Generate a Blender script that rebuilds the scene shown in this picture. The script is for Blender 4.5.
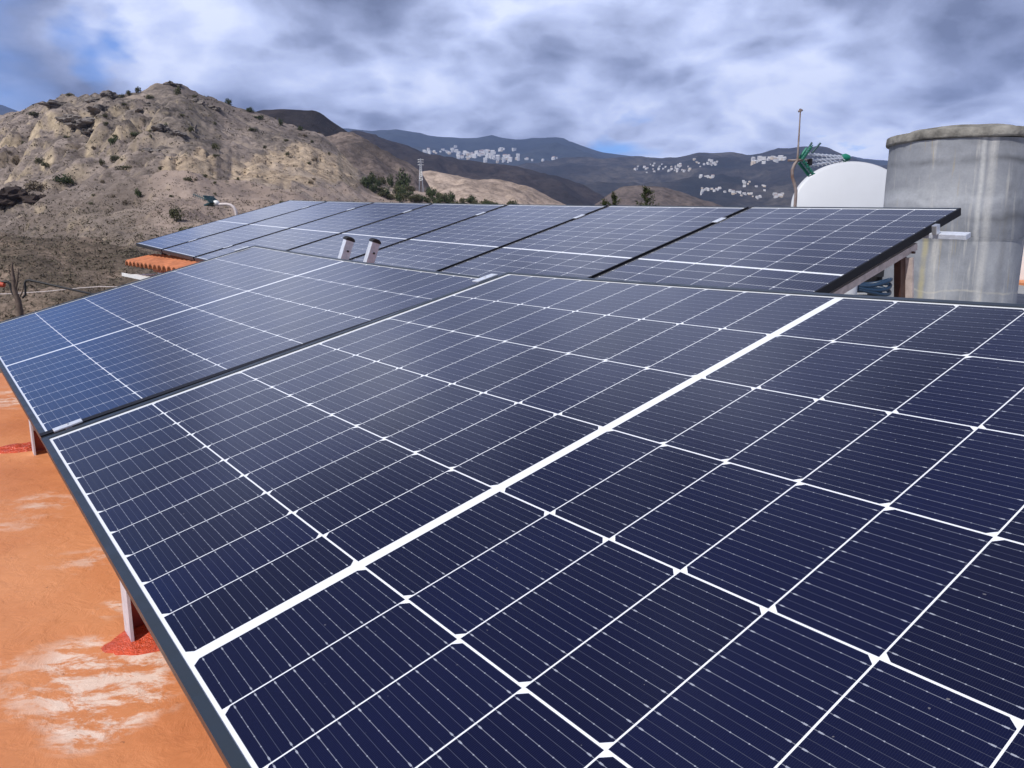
import bpy, bmesh, math, random
from mathutils import Vector, Matrix, noise
from mathutils.bvhtree import BVHTree
random.seed(7)
for o in list(bpy.data.objects): bpy.data.objects.remove(o)
SC = bpy.context.scene
COL = SC.collection
R = math.radians
# ------------------------------------------------------------------ camera
F = 772.3445
PITCH = math.atan2(0.19061346, 0.9816651)
cd = bpy.data.cameras.new('camera'); cam = bpy.data.objects.new('camera', cd); COL.objects.link(cam)
cd.sensor_width = 36.0; cd.lens = F / 1024 * 36.0; cd.clip_start = 0.02; cd.clip_end = 60000
cam.location = (0, 0, 0); cam.rotation_euler = (math.pi / 2 - PITCH, 0, 0)
SC.camera = cam
SC.render.resolution_x = 1024; SC.render.resolution_y = 768
cP, sP = math.cos(PITCH), math.sin(PITCH)
def ray(px, py):
    x = (px - 512) / F; y = (384 - py) / F
    return Vector((x, cP + sP * y, -sP + cP * y)).normalized()
def at(px, py, Y):
    d = ray(px, py); return d * (Y / d.y)
def atz(px, py, z):
    d = ray(px, py); return d * (z / d.z)
# ------------------------------------------------------------------ light
SUN_EL, SUN_AZ = 50.0, 222.0      # azimuth clockwise from +Y (camera looks along +Y): from the left and behind
to_sun = Vector((math.sin(R(SUN_AZ)) * math.cos(R(SUN_EL)), math.cos(R(SUN_AZ)) * math.cos(R(SUN_EL)), math.sin(R(SUN_EL))))
sd = bpy.data.lights.new('sun', 'SUN'); sd.energy = 4.2; sd.angle = R(0.5); sd.color = (1.0, 0.965, 0.92)
sun = bpy.data.objects.new('sun', sd); COL.objects.link(sun)
sun.rotation_euler = to_sun.to_track_quat('Z', 'Y').to_euler()
SC.view_settings.view_transform = 'Standard'; SC.view_settings.look = 'None'
SC.view_settings.gamma = 1.0; SC.view_settings.exposure = 0.0; SC.view_settings.use_curve_mapping = False

class NT:
    """tiny node-graph helper"""
    def __init__(s, tree): s.t = tree; s.n = tree.nodes; s.l = tree.links
    def new(s, typ, **kw):
        nd = s.n.new(typ)
        for k, v in kw.items(): setattr(nd, k, v)
        return nd
    def put(s, sock, v):
        if isinstance(v, bpy.types.NodeSocket): s.l.new(v, sock)
        elif v is not None: sock.default_value = v
    def m(s, op, a, b=None, c=None, clamp=False):
        nd = s.new('ShaderNodeMath', operation=op, use_clamp=clamp)
        s.put(nd.inputs[0], a)
        if b is not None: s.put(nd.inputs[1], b)
        if c is not None: s.put(nd.inputs[2], c)
        return nd.outputs[0]
    def vm(s, op, a, b=None, sc=None):
        nd = s.new('ShaderNodeVectorMath', operation=op)
        s.put(nd.inputs[0], a)
        if b is not None: s.put(nd.inputs[1], b)
        if sc is not None: s.put(nd.inputs['Scale'], sc)
        return nd.outputs[0]
    def noise(s, vec, scale, detail=4, rough=0.55, dist=0.0, lac=2.0):
        nd = s.new('ShaderNodeTexNoise'); s.put(nd.inputs['Vector'], vec)
        nd.inputs['Scale'].default_value = scale; nd.inputs['Detail'].default_value = detail
        nd.inputs['Roughness'].default_value = rough; nd.inputs['Distortion'].default_value = dist
        nd.inputs['Lacunarity'].default_value = lac
        return nd.outputs[0]
    def ramp(s, fac, stops, interp='LINEAR'):
        nd = s.new('ShaderNodeValToRGB'); s.put(nd.inputs[0], fac); cr = nd.color_ramp; cr.interpolation = interp
        while len(cr.elements) < len(stops): cr.elements.new(0.5)
        for e, (p, c) in zip(cr.elements, stops):
            e.position = p; e.color = (c, c, c, 1) if isinstance(c, (int, float)) else (*c, 1)
        return nd.outputs[0]
    def mix(s, fac, a, b, mode='MIX'):
        nd = s.new('ShaderNodeMix', data_type='RGBA', blend_type=mode)
        s.put(nd.inputs[0], fac)
        for i, v in ((6, a), (7, b)):
            if isinstance(v, (tuple, list)) and len(v) == 3: v = (*v, 1)
            s.put(nd.inputs[i], v)
        return nd.outputs[2]
    def sep(s, v):
        nd = s.new('ShaderNodeSeparateXYZ'); s.l.new(v, nd.inputs[0]); return nd.outputs
    def comb(s, x, y, z):
        nd = s.new('ShaderNodeCombineXYZ')
        for i, v in enumerate((x, y, z)): s.put(nd.inputs[i], v)
        return nd.outputs[0]
    def mr(s, v, a, b, c=0.0, d=1.0):
        nd = s.new('ShaderNodeMapRange'); s.put(nd.inputs[0], v)
        for i, x in enumerate((a, b, c, d)): nd.inputs[i + 1].default_value = x
        return nd.outputs[0]

# ------------------------------------------------------------------ world: sky texture behind a broken deck of cloud
W = bpy.data.worlds.new('World'); SC.world = W; W.use_nodes = True
N = NT(W.node_tree); N.n.clear()
out = N.new('ShaderNodeOutputWorld')
sky = N.new('ShaderNodeTexSky', sky_type='NISHITA', sun_disc=False)
sky.sun_elevation = R(SUN_EL); sky.sun_rotation = R(SUN_AZ); sky.altitude = 400; sky.air_density = 1.0; sky.dust_density = 0.6
bg1 = N.new('ShaderNodeBackground'); N.l.new(N.mix(1.0, sky.outputs[0], (0.50, 0.85, 1.55), 'MULTIPLY'), bg1.inputs[0]); bg1.inputs[1].default_value = 0.12
tc = N.new('ShaderNodeTexCoord')
X, Y, Z = N.sep(tc.outputs['Generated'])[:3]
zz = N.m('ADD', N.m('MAXIMUM', Z, 0.0), 0.40)
P = N.comb(N.m('DIVIDE', X, zz), N.m('DIVIDE', Y, zz), N.m('MULTIPLY', Z, 1.0))
P = N.vm('ADD', P, (2.4, 7.1, 0.35))
warp = N.new('ShaderNodeTexNoise'); N.l.new(P, warp.inputs[0]); warp.inputs['Scale'].default_value = 3.2; warp.inputs['Detail'].default_value = 6
P = N.vm('ADD', P, N.vm('SCALE', N.vm('SUBTRACT', warp.outputs['Color'], (0.5, 0.5, 0.5)), sc=0.11))
big = N.noise(P, 1.0, 3, 0.5)
det = N.noise(P, 2.9, 12, 0.60)
vor = N.new('ShaderNodeTexVoronoi', feature='SMOOTH_F1'); N.l.new(P, vor.inputs['Vector']); vor.inputs['Scale'].default_value = 6.0; vor.inputs['Smoothness'].default_value = 0.35
vor2 = N.new('ShaderNodeTexVoronoi', feature='SMOOTH_F1'); N.l.new(N.vm('ADD', P, N.vm('SCALE', warp.outputs['Color'], sc=0.25)), vor2.inputs['Vector']); vor2.inputs['Scale'].default_value = 13.0; vor2.inputs['Smoothness'].default_value = 0.3
bil = N.m('SUBTRACT', N.m('SUBTRACT', 0.5, vor.outputs['Distance']), N.m('MULTIPLY', N.m('SUBTRACT', vor2.outputs['Distance'], 0.4), 0.75))
# cloud thickness: thin cloud glows white, thick cloud shows a grey base
thick = N.m('ADD', N.m('ADD', N.m('MULTIPLY', N.m('SUBTRACT', big, 0.5), 0.9), N.m('MULTIPLY', N.m('SUBTRACT', det, 0.5), 1.35)), N.m('MULTIPLY', bil, 0.30))
d_up = N.noise(N.vm('ADD', P, N.vm('SCALE', P, sc=-0.045)), 2.9, 6, 0.54); d_lo = N.noise(P, 2.9, 6, 0.54)
shade = N.m('ADD', N.m('SUBTRACT', 0.42, N.m('MULTIPLY', thick, 1.45)), N.m('MULTIPLY', N.m('SUBTRACT', d_lo, d_up), 1.6))
shade = N.m('ADD', shade, N.m('ADD', N.m('ADD', N.mr(Z, 0.05, 0.27, 0.12, -0.12), N.mr(Z, 0.42, 0.70, 0.0, -0.46)), N.m('MULTIPLY', N.mr(X, -0.52, -0.68, 0.0, 0.25), N.mr(Z, 0.55, 0.40, 0.0, 1.0))))  # brightened beyond the left edge of view, dimmed overhead, for the panels' reflections
DV = N.vm('ADD', tc.outputs['Generated'], N.vm('SCALE', N.vm('SUBTRACT', warp.outputs['Color'], (0.5, 0.5, 0.5)), sc=0.22))
def near_dir(d, r0, r1):
    n_ = N.new('ShaderNodeVectorMath', operation='DISTANCE'); N.l.new(DV, n_.inputs[0]); n_.inputs[1].default_value = d
    return N.mr(n_.outputs['Value'], r1, r0)
NP = Vector((-0.207, -0.155, 0.966))
def mirror_dir(px, py):
    d = ray(px, py); return d - 2 * d.dot(NP) * NP
# bright and dark cloud patches added for the panels to mirror, then blue openings
shade = N.m('ADD', shade, N.m('MULTIPLY', near_dir(mirror_dir(330, 360), 0.04, 0.20), 0.34))
shade = N.m('ADD', shade, N.m('MULTIPLY', near_dir(mirror_dir(250, 560), 0.02, 0.20), -0.30))
ccol = N.ramp(shade, [(0.10, (0.145, 0.162, 0.225)), (0.36, (0.29, 0.32, 0.43)), (0.54, (0.45, 0.49, 0.63)), (0.70, (0.60, 0.65, 0.82)), (0.90, (0.82, 0.85, 0.95))])
bg2 = N.new('ShaderNodeBackground'); N.l.new(N.mix(1.0, ccol, (0.955, 0.99, 1.09), 'MULTIPLY'), bg2.inputs[0]); bg2.inputs[1].default_value = 1.36
mask = N.mr(thick, -0.52, -0.42)
for d_, r0_, r1_ in ((mirror_dir(45, 385), 0.05, 0.13), (ray(92, 38), 0.012, 0.040), (ray(128, 14), 0.008, 0.034), (ray(628, 150), 0.014, 0.045), (ray(600, 154), 0.012, 0.035), (mirror_dir(150, 620), 0.03, 0.10)):
    mask = N.m('MULTIPLY', mask, N.m('SUBTRACT', 1.0, N.m('MULTIPLY', near_dir(d_, r0_, r1_), 0.85)))
mx = N.new('ShaderNodeMixShader'); N.l.new(mask, mx.inputs[0]); N.l.new(bg1.outputs[0], mx.inputs[1]); N.l.new(bg2.outputs[0], mx.inputs[2])
N.l.new(mx.outputs[0], out.inputs[0])

# ------------------------------------------------------------------ object helpers
def tag(o, label=None, cat=None, group=None, kind=None):
    if label: o['label'] = label
    if cat: o['category'] = cat
    if group: o['group'] = group
    if kind: o['kind'] = kind
    return o
def empty(name, loc=(0, 0, 0), label=None, cat=None, group=None, mat=None):
    o = bpy.data.objects.new(name, None); COL.objects.link(o); o.empty_display_size = 0.1
    if mat is not None: o.matrix_world = mat
    else: o.location = loc
    return tag(o, label, cat, group)
class MB:
    def __init__(s): s.v = []; s.f = []; s.sm = []
    def add(s, vs, fs, smooth=False):
        b = len(s.v); s.v += [tuple(v) for v in vs]; s.f += [tuple(i + b for i in f) for f in fs]; s.sm += [smooth] * len(fs)
    def box(s, a, b, M=None):
        x0, y0, z0 = a; x1, y1, z1 = b
        vs = [Vector(p) for p in ((x0,y0,z0),(x1,y0,z0),(x1,y1,z0),(x0,y1,z0),(x0,y0,z1),(x1,y0,z1),(x1,y1,z1),(x0,y1,z1))]
        if M is not None: vs = [M @ v for v in vs]
        s.add(vs, [(0,3,2,1),(4,5,6,7),(0,1,5,4),(1,2,6,5),(2,3,7,6),(3,0,4,7)])
    def bar(s, p, q, w, h, up=(0, 0, 1)):
        p = Vector(p); q = Vector(q); d = (q - p).normalized(); up = Vector(up)
        x = d.cross(up).normalized(); u = x.cross(d)
        vs = [e + x * (a * w / 2) + u * (b * h / 2) for e in (p, q) for a, b in ((-1,-1),(1,-1),(1,1),(-1,1))]
        s.add(vs, [(0,1,2,3),(4,7,6,5),(0,4,5,1),(1,5,6,2),(2,6,7,3),(3,7,4,0)])
    def tube(s, pts, r, n=10, cap=True):
        pts = [Vector(p) for p in pts]; rs = r if isinstance(r, (list, tuple)) else [r] * len(pts)
        b = []; prev = None
        for i, p in enumerate(pts):
            d = (pts[min(i + 1, len(pts) - 1)] - pts[max(i - 1, 0)]).normalized()
            if prev is None: x = d.orthogonal().normalized()
            else: x = (prev - d * prev.dot(d)).normalized()
            prev = x; y = d.cross(x)
            b += [p + (x * math.cos(t) + y * math.sin(t)) * rs[i] for t in (2 * math.pi * k / n for k in range(n))]
        fs = [(i*n+k, i*n+(k+1)%n, (i+1)*n+(k+1)%n, (i+1)*n+k) for i in range(len(pts)-1) for k in range(n)]
        s.add(b, fs, True)
        if cap: s.add(b[:n], [tuple(range(n))[::-1]]); s.add(b[-n:], [tuple(range(n))])
    def lathe(s, prof, n=64, c=(0, 0), jit=None):
        vs = []
        for i, (r, z) in enumerate(prof):
            for k in range(n):
                t = 2 * math.pi * k / n; rr = r + (jit(t, z) if jit else 0)
                vs.append((c[0] + rr * math.cos(t), c[1] + rr * math.sin(t), z))
        s.add(vs, [(i*n+k, i*n+(k+1)%n, (i+1)*n+(k+1)%n, (i+1)*n+k) for i in range(len(prof)-1) for k in range(n)], True)
    def build(s, name, mat, parent=None, bevel=0, M=None):
        me = bpy.data.meshes.new(name); me.from_pydata(s.v, [], s.f); me.update()
        me.polygons.foreach_set('use_smooth', s.sm)
        me.materials.append(mat)
        o = bpy.data.objects.new(name, me); COL.objects.link(o)
        if parent is not None: o.parent = parent
        if M is not None: o.matrix_world = M
        if bevel:
            md = o.modifiers.new('bevel', 'BEVEL'); md.width = bevel; md.segments = 2; md.limit_method = 'ANGLE'
        return o
def inst(o, parent=None):
    c = o.copy(); COL.objects.link(c); c.parent = parent
    for k in o.children: inst(k, c)
    return c
def mat(name, base=(0.5, 0.5, 0.5), rough=0.6, metal=0.0, ns=0, na=0.0, nd=4, bump=0.0, bs=None, base2=None, spec=0.5, bd=0.01):
    m = bpy.data.materials.new(name); m.use_nodes = True; t = NT(m.node_tree); b = t.n['Principled BSDF']
    b.inputs['Roughness'].default_value = rough; b.inputs['Metallic'].default_value = metal
    b.inputs['Specular IOR Level'].default_value = spec
    co = t.new('ShaderNodeTexCoord').outputs['Object']
    if ns:
        n = t.noise(co, ns, nd, 0.6)
        b2 = base2 or tuple(c * (1 - na) for c in base)
        t.l.new(t.ramp(n, [(0.35, b2), (0.65, base)]), b.inputs['Base Color'])
        t.put(b.inputs['Roughness'], t.mr(n, 0.3, 0.7, min(1, rough + 0.08), max(0.03, rough - 0.08)))
    else: b.inputs['Base Color'].default_value = (*base, 1)
    if bump:
        bn = t.new('ShaderNodeBump'); bn.inputs['Strength'].default_value = bump; bn.inputs['Distance'].default_value = bd
        t.l.new(t.noise(co, bs or ns or 20, 6, 0.65), bn.inputs['Height']); t.l.new(bn.outputs[0], b.inputs['Normal'])
    return m

# ------------------------------------------------------------------ materials
M_frame = mat('frame_anodised', (0.024, 0.034, 0.048), 0.42, 0.0, 30, 0.15, spec=0.5)
M_alu = mat('aluminium', (0.72, 0.73, 0.75), 0.38, 0.85, 40, 0.15)
M_aluwhite = mat('aluminium_bright', (0.70, 0.74, 0.82), 0.45, 0.25, 60, 0.2)
M_black = mat('black_rubber', (0.012, 0.012, 0.014), 0.6)
M_brown = mat('brown_steel', (0.085, 0.040, 0.032), 0.5, 0.1, 25, 0.35)
M_pink = mat('primer_and_lit_face', (0.62, 0.52, 0.48), 0.55, 0.2, 30, 0.3)
M_redpaint = mat('red_sealant', (0.72, 0.10, 0.038), 0.22, 0, 35, 0.35, bump=0.9, bs=60, bd=0.012)
M_darkred = mat('dark_red_paint', (0.34, 0.035, 0.022), 0.4, 0, 30, 0.3)
M_white = mat('white_paint', (0.80, 0.79, 0.76), 0.6, 0, 8, 0.12)
M_tile = mat('clay_tile', (0.56, 0.185, 0.075), 0.75, 0, 9, 0.4, bump=0.3, bs=60)
M_dish = mat('dish_enamel', (0.55, 0.57, 0.61), 0.45, 0, 3, 0.06)
M_green = mat('green_plastic', (0.01, 0.20, 0.13), 0.45, 0, 20, 0.2)
M_teal = mat('dark_teal_metal', (0.025, 0.075, 0.085), 0.5, 0.2, 20, 0.2)
M_rust = mat('rusty_pipe', (0.33, 0.29, 0.28), 0.7, 0.2, 14, 0.5, base2=(0.17, 0.10, 0.08))
M_pvc = mat('pink_grey_pvc', (0.66, 0.58, 0.56), 0.5, 0, 20, 0.15)
M_bluehose = mat('blue_hose', (0.012, 0.035, 0.075), 0.4)
M_wood = mat('bark', (0.16, 0.115, 0.09), 0.9, 0, 15, 0.5, bump=0.6, bs=30)

def cell_material():
    m = bpy.data.materials.new('solar_cells'); m.use_nodes = True; t = NT(m.node_tree); b = t.n['Principled BSDF']
    x, y, z = t.sep(t.new('ShaderNodeTexCoord').outputs['Object'])[:3]
    CU, CV = 0.092, 0.1845
    second = t.m('GREATER_THAN', x, 0.927)
    x2 = t.m('SUBTRACT', x, t.m('MULTIPLY', second, 0.014))
    iu = t.m('FLOOR', t.m('DIVIDE', x2, CU)); jv = t.m('FLOOR', t.m('DIVIDE', y, CV))
    fx = t.m('SUBTRACT', x2, t.m('MULTIPLY', iu, CU)); fy = t.m('SUBTRACT', y, t.m('MULTIPLY', jv, CV))
    cu = t.m('SUBTRACT', fx, CU / 2); cv = t.m('SUBTRACT', fy, CV / 2)
    au = t.m('ABSOLUTE', cu); av = t.m('ABSOLUTE', cv)
    g = t.m('GREATER_THAN', au, CU / 2 - 0.0008)
    gv = t.m('GREATER_THAN', av, CV / 2 - 0.0011)
    strip = t.m('LESS_THAN', t.m('ABSOLUTE', t.m('SUBTRACT', x, 0.927)), 0.0062)
    mg = t.m('MAXIMUM', t.m('MAXIMUM', t.m('LESS_THAN', x, 0.0), t.m('GREATER_THAN', x, 1.854)), t.m('MAXIMUM', t.m('LESS_THAN', y, 0.0), t.m('GREATER_THAN', y, 1.107)))
    par = t.m('ADD', jv, second); par = t.m('SUBTRACT', t.m('MULTIPLY', t.m('MODULO', par, 2.0), -2.0), -1.0)  # +1 even, -1 odd
    s = t.m('MULTIPLY', cu, par)
    ch = t.m('GREATER_THAN', t.m('ADD', t.m('SUBTRACT', s, CU / 2), t.m('SUBTRACT', av, CV / 2)), -0.0088)
    white = t.m('MAXIMUM', t.m('MAXIMUM', g, gv), t.m('MAXIMUM', strip, t.m('MAXIMUM', mg, ch)))
    # busbar wires, ten to a cell, with solder pads
    q = t.m('DIVIDE', t.m('SUBTRACT', fy, 0.00125), 0.0182)
    bb = t.m('MULTIPLY', t.m('ABSOLUTE', t.m('SUBTRACT', t.m('FRACT', q), 0.5)), 0.0182)
    wire = t.m('LESS_THAN', bb, 0.00028)
    dq = t.m('MULTIPLY', t.m('ABSOLUTE', t.m('SUBTRACT', t.m('FRACT', t.m('DIVIDE', fx, 0.0153)), 0.5)), 0.0153)
    pad = t.m('MULTIPLY', t.m('LESS_THAN', dq, 0.0006), t.m('LESS_THAN', bb, 0.0005))
    endp = t.m('MULTIPLY', t.m('LESS_THAN', t.m('ABSOLUTE', t.m('SUBTRACT', au, 0.0405)), 0.0016), t.m('LESS_THAN', bb, 0.0007))
    mid = t.m('MULTIPLY', t.m('LESS_THAN', t.m('SUBTRACT', 0.0091, bb), 0.00022), 0.10)
    fing = t.m('MULTIPLY', t.m('LESS_THAN', t.m('FRACT', t.m('DIVIDE', fx, 0.0016)), 0.16), 0.018)
    metal = t.m('MAXIMUM', t.m('MULTIPLY', wire, 0.36), t.m('MAXIMUM', t.m('MULTIPLY', pad, 0.6), t.m('MAXIMUM', t.m('MULTIPLY', endp, 0.65), t.m('MAXIMUM', mid, fing))))
    wn = t.new('ShaderNodeTexWhiteNoise', noise_dimensions='4D')
    oi = t.new('ShaderNodeObjectInfo')
    t.l.new(t.comb(iu, jv, second), wn.inputs['Vector']); t.l.new(oi.outputs['Random'], wn.inputs['W'])
    cell = t.ramp(wn.outputs['Value'], [(0.0, (0.0018, 0.0026, 0.021)), (0.5, (0.0020, 0.0032, 0.026)), (1.0, (0.0024, 0.0042, 0.032))])
    obj = t.new('ShaderNodeTexCoord').outputs['Object']
    mott = t.noise(obj, 14, 3, 0.5)
    cell = t.mix(t.mr(mott, 0.35, 0.7, 0.0, 0.25), cell, (0.003, 0.004, 0.020))
    col = t.mix(metal, cell, (0.50, 0.53, 0.60))
    col = t.mix(white, col, (0.80, 0.82, 0.85))
    dust = t.m('MULTIPLY', t.m('GREATER_THAN', t.noise(obj, 190, 1, 0.5), 0.80), 0.28)
    film = t.mr(t.noise(obj, 2.3, 5, 0.6), 0.45, 0.78, 0.0, 0.006)
    col = t.mix(t.m('ADD', dust, film), col, (0.42, 0.40, 0.38))
    t.l.new(col, b.inputs['Base Color'])
    t.put(b.inputs['Roughness'], t.mr(t.noise(obj, 5, 5, 0.6), 0.3, 0.7, 0.06, 0.13))
    b.inputs['IOR'].default_value = 1.42
    bn = t.new('ShaderNodeBump'); bn.inputs['Strength'].default_value = 0.12; bn.inputs['Distance'].default_value = 0.0006
    t.l.new(t.noise(obj, 900, 2, 0.5), bn.inputs['Height']); t.l.new(bn.outputs[0], b.inputs['Normal'])
    return m
M_cells = cell_material()
M_railblk = mat('dark_gap_black', (0.010, 0.010, 0.014), 0.6, spec=0.2)
M_back = mat('backsheet', (0.70, 0.70, 0.70), 0.6)

# ------------------------------------------------------------------ terrain
def sm_pts(pts, x, w=26):
    return sum(lerp_pts(pts, x + w * k / 4) for k in range(-4, 5)) / 9
def lerp_pts(pts, x):
    if x <= pts[0][0]: return pts[0][1]
    for (a, b), (c, d) in zip(pts, pts[1:]):
        if x <= c: return b + (d - b) * (x - a) / (c - a)
    return pts[-1][1]
def ground_material(name, light, mid, dark, scale, shrub=0.5, rock=None, rs=1.0, bump=1.0, warm=None, yscrub_shade=False, cover=False):
    m = bpy.data.materials.new(name); m.use_nodes = True; t = NT(m.node_tree); b = t.n['Principled BSDF']
    b.inputs['Roughness'].default_value = 0.95; b.inputs['Specular IOR Level'].default_value = 0.1
    co = t.new('ShaderNodeTexCoord').outputs['Object']
    n1 = t.noise(co, scale, 7, 0.62, 0.4)
    col = t.ramp(n1, [(0.34, dark), (0.48, mid), (0.62, light)])
    n2 = t.noise(co, scale * 9, 6, 0.7)
    col = t.mix(t.mr(n2, 0.42, 0.64, 0.0, 0.85), col, tuple(c * 0.36 for c in mid))
    n4 = t.noise(co, scale * 45, 5, 0.7)
    col = t.mix(t.mr(n4, 0.50, 0.72, 0.0, 0.55), col, tuple(c * 0.45 for c in mid))
    col = t.mix(t.mr(n4, 0.46, 0.30, 0.0, 0.35), col, tuple(min(1, c * 1.35) for c in light))
    if yscrub_shade:  # blends nearer ground into the near slope's scrub and its painted cloud shade
        yy = t.sep(co)[1]
        k_ = t.mr(t.m('ADD', yy, t.m('MULTIPLY', t.m('SUBTRACT', n1, 0.5), 130.0)), 45.0, 135.0, 0.85, 0.0)
        col = t.mix(k_, col, t.ramp(n2, [(0.38, (0.075, 0.062, 0.050)), (0.62, (0.225, 0.175, 0.140))]))
    if cover:
        at_ = t.new('ShaderNodeAttribute', attribute_name='ground_cover'); cr, cg, cb_ = t.sep(at_.outputs['Vector'])[:3]
        gr_ = t.ramp(t.noise(co, scale * 6, 9, 0.72, 0.6), [(0.36, (0.055, 0.048, 0.045)), (0.50, (0.155, 0.130, 0.115)), (0.64, (0.30, 0.25, 0.21))])
        col = t.mix(t.m('MULTIPLY', t.mr(t.m('ADD', cg, t.m('MULTIPLY', t.m('SUBTRACT', n2, 0.5), 1.4)), 0.25, 0.75), 0.9), col, gr_)
        oc_ = t.ramp(t.noise(co, scale * 7, 9, 0.70, 0.3), [(0.34, (0.17, 0.13, 0.10)), (0.50, (0.38, 0.295, 0.215)), (0.64, (0.52, 0.41, 0.30))])
        col = t.mix(t.mr(t.m('ADD', cr, t.m('MULTIPLY', t.m('SUBTRACT', n2, 0.5), 0.9)), 0.30, 0.70), col, oc_)
        fi_ = t.ramp(t.noise(co, scale * 3, 6, 0.6), [(0.35, (0.29, 0.225, 0.19)), (0.65, (0.41, 0.32, 0.27))])
        col = t.mix(t.m('MULTIPLY', t.mr(cb_, 0.2, 0.8), 0.8), col, fi_)
    if warm:
        w = t.mr(t.noise(t.vm('ADD', co, (31.0, 7.0, 2.0)), scale * 0.9, 5, 0.6), 0.54, 0.66, 0.0, 0.75)
        col = t.mix(w, col, warm)
    n3 = t.noise(co, scale * 22, 4, 0.6)
    sh = t.m('MULTIPLY', t.mr(n3, 0.60, 0.70), shrub)
    col = t.mix(sh, col, (0.045, 0.045, 0.030))
    if rock:
        nz = t.sep(t.new('ShaderNodeNewGeometry').outputs['Normal'])[2]
        st = t.mr(nz, 0.80, 0.55)
        rc = t.ramp(t.noise(co, scale * 7, 8, 0.7, 0.5), [(0.36, tuple(c * 0.40 for c in rock)), (0.6, rock)])
        col = t.mix(st, col, rc)
    t.l.new(col, b.inputs['Base Color'])
    bn = t.new('ShaderNodeBump'); bn.inputs['Strength'].default_value = bump; bn.inputs['Distance'].default_value = 0.35 / scale * 0.05 * rs
    t.l.new(t.noise(co, scale * 12, 9, 0.72), bn.inputs['Height']); t.l.new(bn.outputs[0], b.inputs['Normal'])
    return m
def hill(name, sil, yfoot, Df, Dr, px0, px1, dpx, rows, material, amp=0.0, wl=20.0, back=1.4, powr=1.0, seed=0, feat=None, cliff=None, regions=None):
    """a hill whose crest runs along a ridge line at its own distance, falling to a foot in front and away behind"""
    nx = int((px1 - px0) / dpx) + 1; vs = []; reg = []; tot = rows + 14
    Drf = Dr if callable(Dr) else (lambda p: Dr)
    for j in range(tot):
        for i in range(nx):
            px = px0 + i * dpx; yx = lerp_pts(sil, px); sj = min(1.0, j / rows); ys = sm_pts(sil, px); yr = ys + (yx - ys) * sj ** 7; D = Drf(px)
            if j <= rows:
                s = j / rows
                yf = lerp_pts(yfoot, px) if isinstance(yfoot, list) else yfoot
                py = yf + (yr - yf) * s
                sd_ = cliff(px, py, s) if cliff else s
                Yd = Df * (D / Df) ** (sd_ ** powr)
                p = at(px, py, Yd)
            else:
                k = (j - rows) / 13.0
                top = at(px, yr, D); Yd = D * (1 + (back - 1) * k); p = at(px, yr, Yd)
                p.z = top.z - (D * 0.35 * (back - 1)) * k * (0.4 + k)
            if amp:
                fade = 1.0
                if j <= rows: fade = min(1.0, (Yd / (Df * 1.6)) ** 1.5) * (0.35 + 0.65 * min(1, (1 - j / rows) * 9))
                q = Vector((p.x / wl + seed, p.y / wl, 0.0))
                h = noise.fractal(q, 1.0, 2.1, 7) + 0.55 * (noise.ridged_multi_fractal(q * 2.3, 0.9, 2.1, 5, 1.0, 2.0) - 1.1)
                p.z += amp * h * fade * (Yd / D) ** 0.6
            if feat: p = feat(p, px, j / rows, Yd)
            if regions: reg.append(regions(px, py if j <= rows else yr, p))
            vs.append(p)
    fs = [(j*nx+i, j*nx+i+1, (j+1)*nx+i+1, (j+1)*nx+i) for j in range(tot-1) for i in range(nx-1)]
    mb = MB(); mb.add(vs, fs, True); o = mb.build(name, material); tag(o, kind='structure')
    if regions:
        at_ = o.data.color_attributes.new('ground_cover', 'FLOAT_COLOR', 'POINT')
        for i, r_ in enumerate(reg): at_.data[i].color = (*r_, 1.0)
    return o, BVHTree.FromPolygons([tuple(v) for v in vs], fs)

G_main = ground_material('hill_soil', (0.365, 0.30, 0.262), (0.235, 0.192, 0.170), (0.115, 0.098, 0.088), 0.045, 0.7, (0.50, 0.40, 0.28), warm=(0.37, 0.30, 0.245), bump=1.0, yscrub_shade=True, cover=True)
G_near = ground_material('shaded_scrub_slope', (0.30, 0.225, 0.175), (0.165, 0.128, 0.100), (0.062, 0.052, 0.042), 0.35, 0.8, None, bump=0.8)  # scrub colour darkened for the cloud shadow lying on this slope
G_mid = ground_material('grey_hill', (0.26, 0.205, 0.175), (0.17, 0.135, 0.12), (0.09, 0.075, 0.07), 0.03, 0.5, None)
G_dark = ground_material('cloud_shaded_hill', (0.070, 0.055, 0.050), (0.050, 0.040, 0.038), (0.030, 0.026, 0.026), 0.006, 0.3, None)  # cloud shadow over two of the hills painted into a dark base colour
G_tan = ground_material('tan_hill', (0.52, 0.41, 0.33), (0.40, 0.31, 0.25), (0.24, 0.19, 0.155), 0.012, 0.25, None, bump=0.6)
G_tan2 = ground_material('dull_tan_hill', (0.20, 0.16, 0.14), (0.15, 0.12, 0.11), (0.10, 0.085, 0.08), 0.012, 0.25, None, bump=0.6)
G_valley = ground_material('valley_slopes', (0.105, 0.092, 0.078), (0.046, 0.042, 0.040), (0.020, 0.023, 0.025), 0.0030, 0.3, None, bump=0.5)
G_far = ground_material('far_mountain', (0.050, 0.055, 0.050), (0.035, 0.042, 0.042), (0.022, 0.028, 0.030), 0.0011, 0.2, None, bump=0.5)
G_plain = ground_material('ground_soil', (0.16, 0.13, 0.10), (0.11, 0.09, 0.07), (0.06, 0.05, 0.04), 0.02, 0.4, None)

gm = MB(); n = 96
gm.add([(0, 3000, -95)] + [(26000 * math.cos(2*math.pi*k/n), 3000 + 26000 * math.sin(2*math.pi*k/n), -95) for k in range(n)], [(0, 1 + k, 1 + (k + 1) % n) for k in range(n)])
tag(gm.build('ground', G_plain), kind='structure')

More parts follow.
